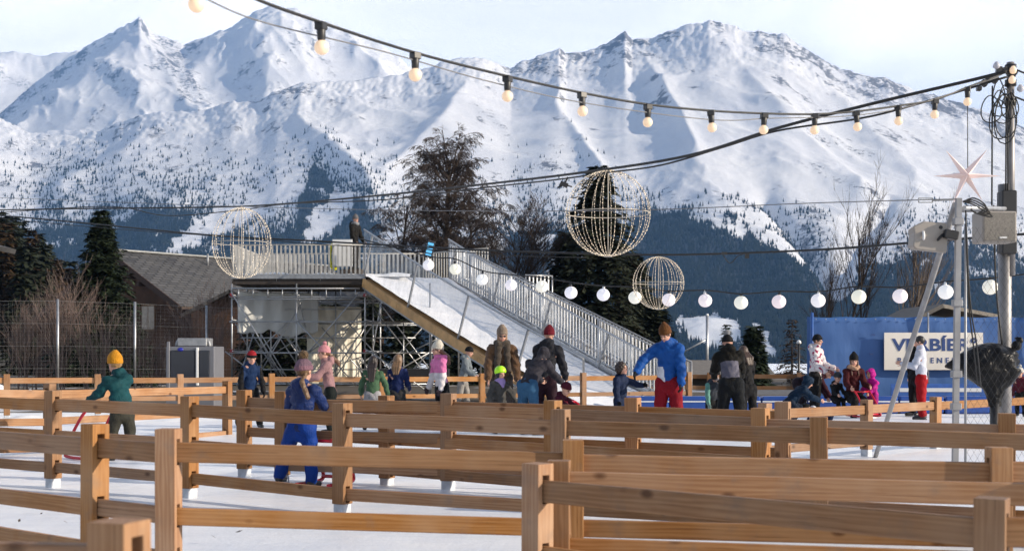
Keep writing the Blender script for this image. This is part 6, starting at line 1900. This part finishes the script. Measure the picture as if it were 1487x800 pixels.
person('man in black coat and grey hat standing at the top of the slide', 514, 392, 1.76, 62, C('black_coat', (.014, .013, .012)), C('charcoal_trousers', (.03, .03, .032)), s=44.3, z0=ZD + .30, lean=4, head_pitch=6, hat=('tall', C('ash_knit', (.22, .21, .22), fuzz=.1)), scarf=(C('silver_scarf', (.30, .31, .33)), 'loop'), jw=1.1, armL=(14, 8, 20), armR=(10, 10, 20), shoe_lift=.0)
person('child in maroon jacket and white hat behind the mesh at the right edge', 1482, 608, .98, -40, C('maroon_edge_shell', (.12, .015, .03)), BLK, s=71, hat=('pom', C('ivory_knit', (.6, .58, .54))))
# ================================================================== LIGHT, AIR, CAMERA
SUN_DIR = Vector((.965, -.26, 0)).normalized()
SUN_EL = R(19)
to_sun = Vector((SUN_DIR.x * math.cos(SUN_EL), SUN_DIR.y * math.cos(SUN_EL), math.sin(SUN_EL)))
sun = bpy.data.lights.new('sun', 'SUN'); sun.energy = 5.0; sun.angle = R(.6); sun.color = (1.0, .87, .70)
so = bpy.data.objects.new('sun', sun); COL.objects.link(so); so.location = (30, -10, 40)
so.rotation_euler = to_sun.to_track_quat('Z', 'Y').to_euler()

w = bpy.data.worlds.new('World'); scene.world = w; w.use_nodes = True
t = w.node_tree; bg = t.nodes['Background']
sky = t.nodes.new('ShaderNodeTexSky'); sky.sky_type = 'NISHITA'; sky.sun_disc = False
sky.sun_elevation = SUN_EL; sky.sun_rotation = math.atan2(to_sun.x, to_sun.y); sky.altitude = 1500; sky.air_density = 1.0; sky.dust_density = .6; sky.ozone_density = 1.2
tc = t.nodes.new('ShaderNodeTexCoord'); mp = t.nodes.new('ShaderNodeMapping'); mp.inputs['Scale'].default_value = (1.2, 1.2, 4.2)
no = t.nodes.new('ShaderNodeTexNoise'); no.inputs['Scale'].default_value = 2.3; no.inputs['Detail'].default_value = 7; no.inputs['Roughness'].default_value = .52; no.inputs['Distortion'].default_value = .4
rp = t.nodes.new('ShaderNodeValToRGB'); rp.color_ramp.elements[0].position = .36; rp.color_ramp.elements[1].position = .66
rp.color_ramp.elements[0].color = (.66, .66, .66, 1); rp.color_ramp.elements[1].color = (.97, .97, .97, 1)
mx = t.nodes.new('ShaderNodeMix'); mx.data_type = 'RGBA'; mx.inputs[7].default_value = (22, 21.7, 21.8, 1)
t.links.new(tc.outputs['Generated'], mp.inputs['Vector']); t.links.new(mp.outputs[0], no.inputs['Vector']); t.links.new(no.outputs['Fac'], rp.inputs[0])
sx = t.nodes.new('ShaderNodeSeparateXYZ'); t.links.new(tc.outputs['Generated'], sx.inputs[0])
mr = t.nodes.new('ShaderNodeMapRange'); mr.interpolation_type = 'SMOOTHSTEP'
for i, v in enumerate((.25, .7, 1.0, .22)): mr.inputs[i + 1].default_value = v
t.links.new(sx.outputs['Z'], mr.inputs[0])
my = t.nodes.new('ShaderNodeMapRange'); my.interpolation_type = 'SMOOTHSTEP'
for i, v in enumerate((-.4, .75, .35, 1.0)): my.inputs[i + 1].default_value = v
t.links.new(sx.outputs['Y'], my.inputs[0])
mu = t.nodes.new('ShaderNodeMath'); mu.operation = 'MULTIPLY'; t.links.new(mr.outputs[0], mu.inputs[0]); t.links.new(my.outputs[0], mu.inputs[1])
mv = t.nodes.new('ShaderNodeMath'); mv.operation = 'MULTIPLY'; t.links.new(rp.outputs[0], mv.inputs[0]); t.links.new(mu.outputs[0], mv.inputs[1])
t.links.new(mv.outputs[0], mx.inputs[0]); t.links.new(sky.outputs[0], mx.inputs[6]); t.links.new(mx.outputs[2], bg.inputs['Color'])
bg.inputs['Strength'].default_value = .07

HAZE = True
if HAZE:
    hm = bpy.data.materials.new('thin_blue_air'); hm.use_nodes = True
    ht = hm.node_tree; ht.nodes.remove(ht.nodes['Principled BSDF'])
    pv = ht.nodes.new('ShaderNodeVolumePrincipled'); pv.inputs['Color'].default_value = (.22, .48, 1.0, 1); pv.inputs['Density'].default_value = 8.2e-5; pv.inputs['Anisotropy'].default_value = 0.0
    ht.links.new(pv.outputs[0], ht.nodes['Material Output'].inputs['Volume'])
    hb = MB().box((0, 0, 0), (20000, 11600, 2540))
    ho = link_mesh('haze', hb.mesh('haze'), hm, None, (0, 5200, 868))
    tag(ho, 'thin blue haze over the valley', 'haze', kind='stuff')

cam = bpy.data.cameras.new('camera'); co = bpy.data.objects.new('camera', cam); COL.objects.link(co)
co.location = (0, 0, H); co.rotation_euler = (R(90), 0, 0)
cam.sensor_width = 36; cam.lens = F / 1487 * 36; cam.shift_y = (HY - 400) / 1487
cam.clip_start = .1; cam.clip_end = 40000
cam.dof.use_dof = True; cam.dof.focus_distance = 20; cam.dof.aperture_fstop = 4.0
scene.camera = co
scene.view_settings.view_transform = 'Standard'; scene.view_settings.look = 'None'; scene.view_settings.exposure = 0.48; scene.view_settings.gamma = 1
scene.render.engine = 'CYCLES'
cy = scene.cycles
cy.use_denoising = True; cy.max_bounces = 6; cy.diffuse_bounces = 2; cy.glossy_bounces = 2; cy.transmission_bounces = 4; cy.transparent_max_bounces = 12; cy.volume_bounces = 0
cy.sample_clamp_indirect = 6
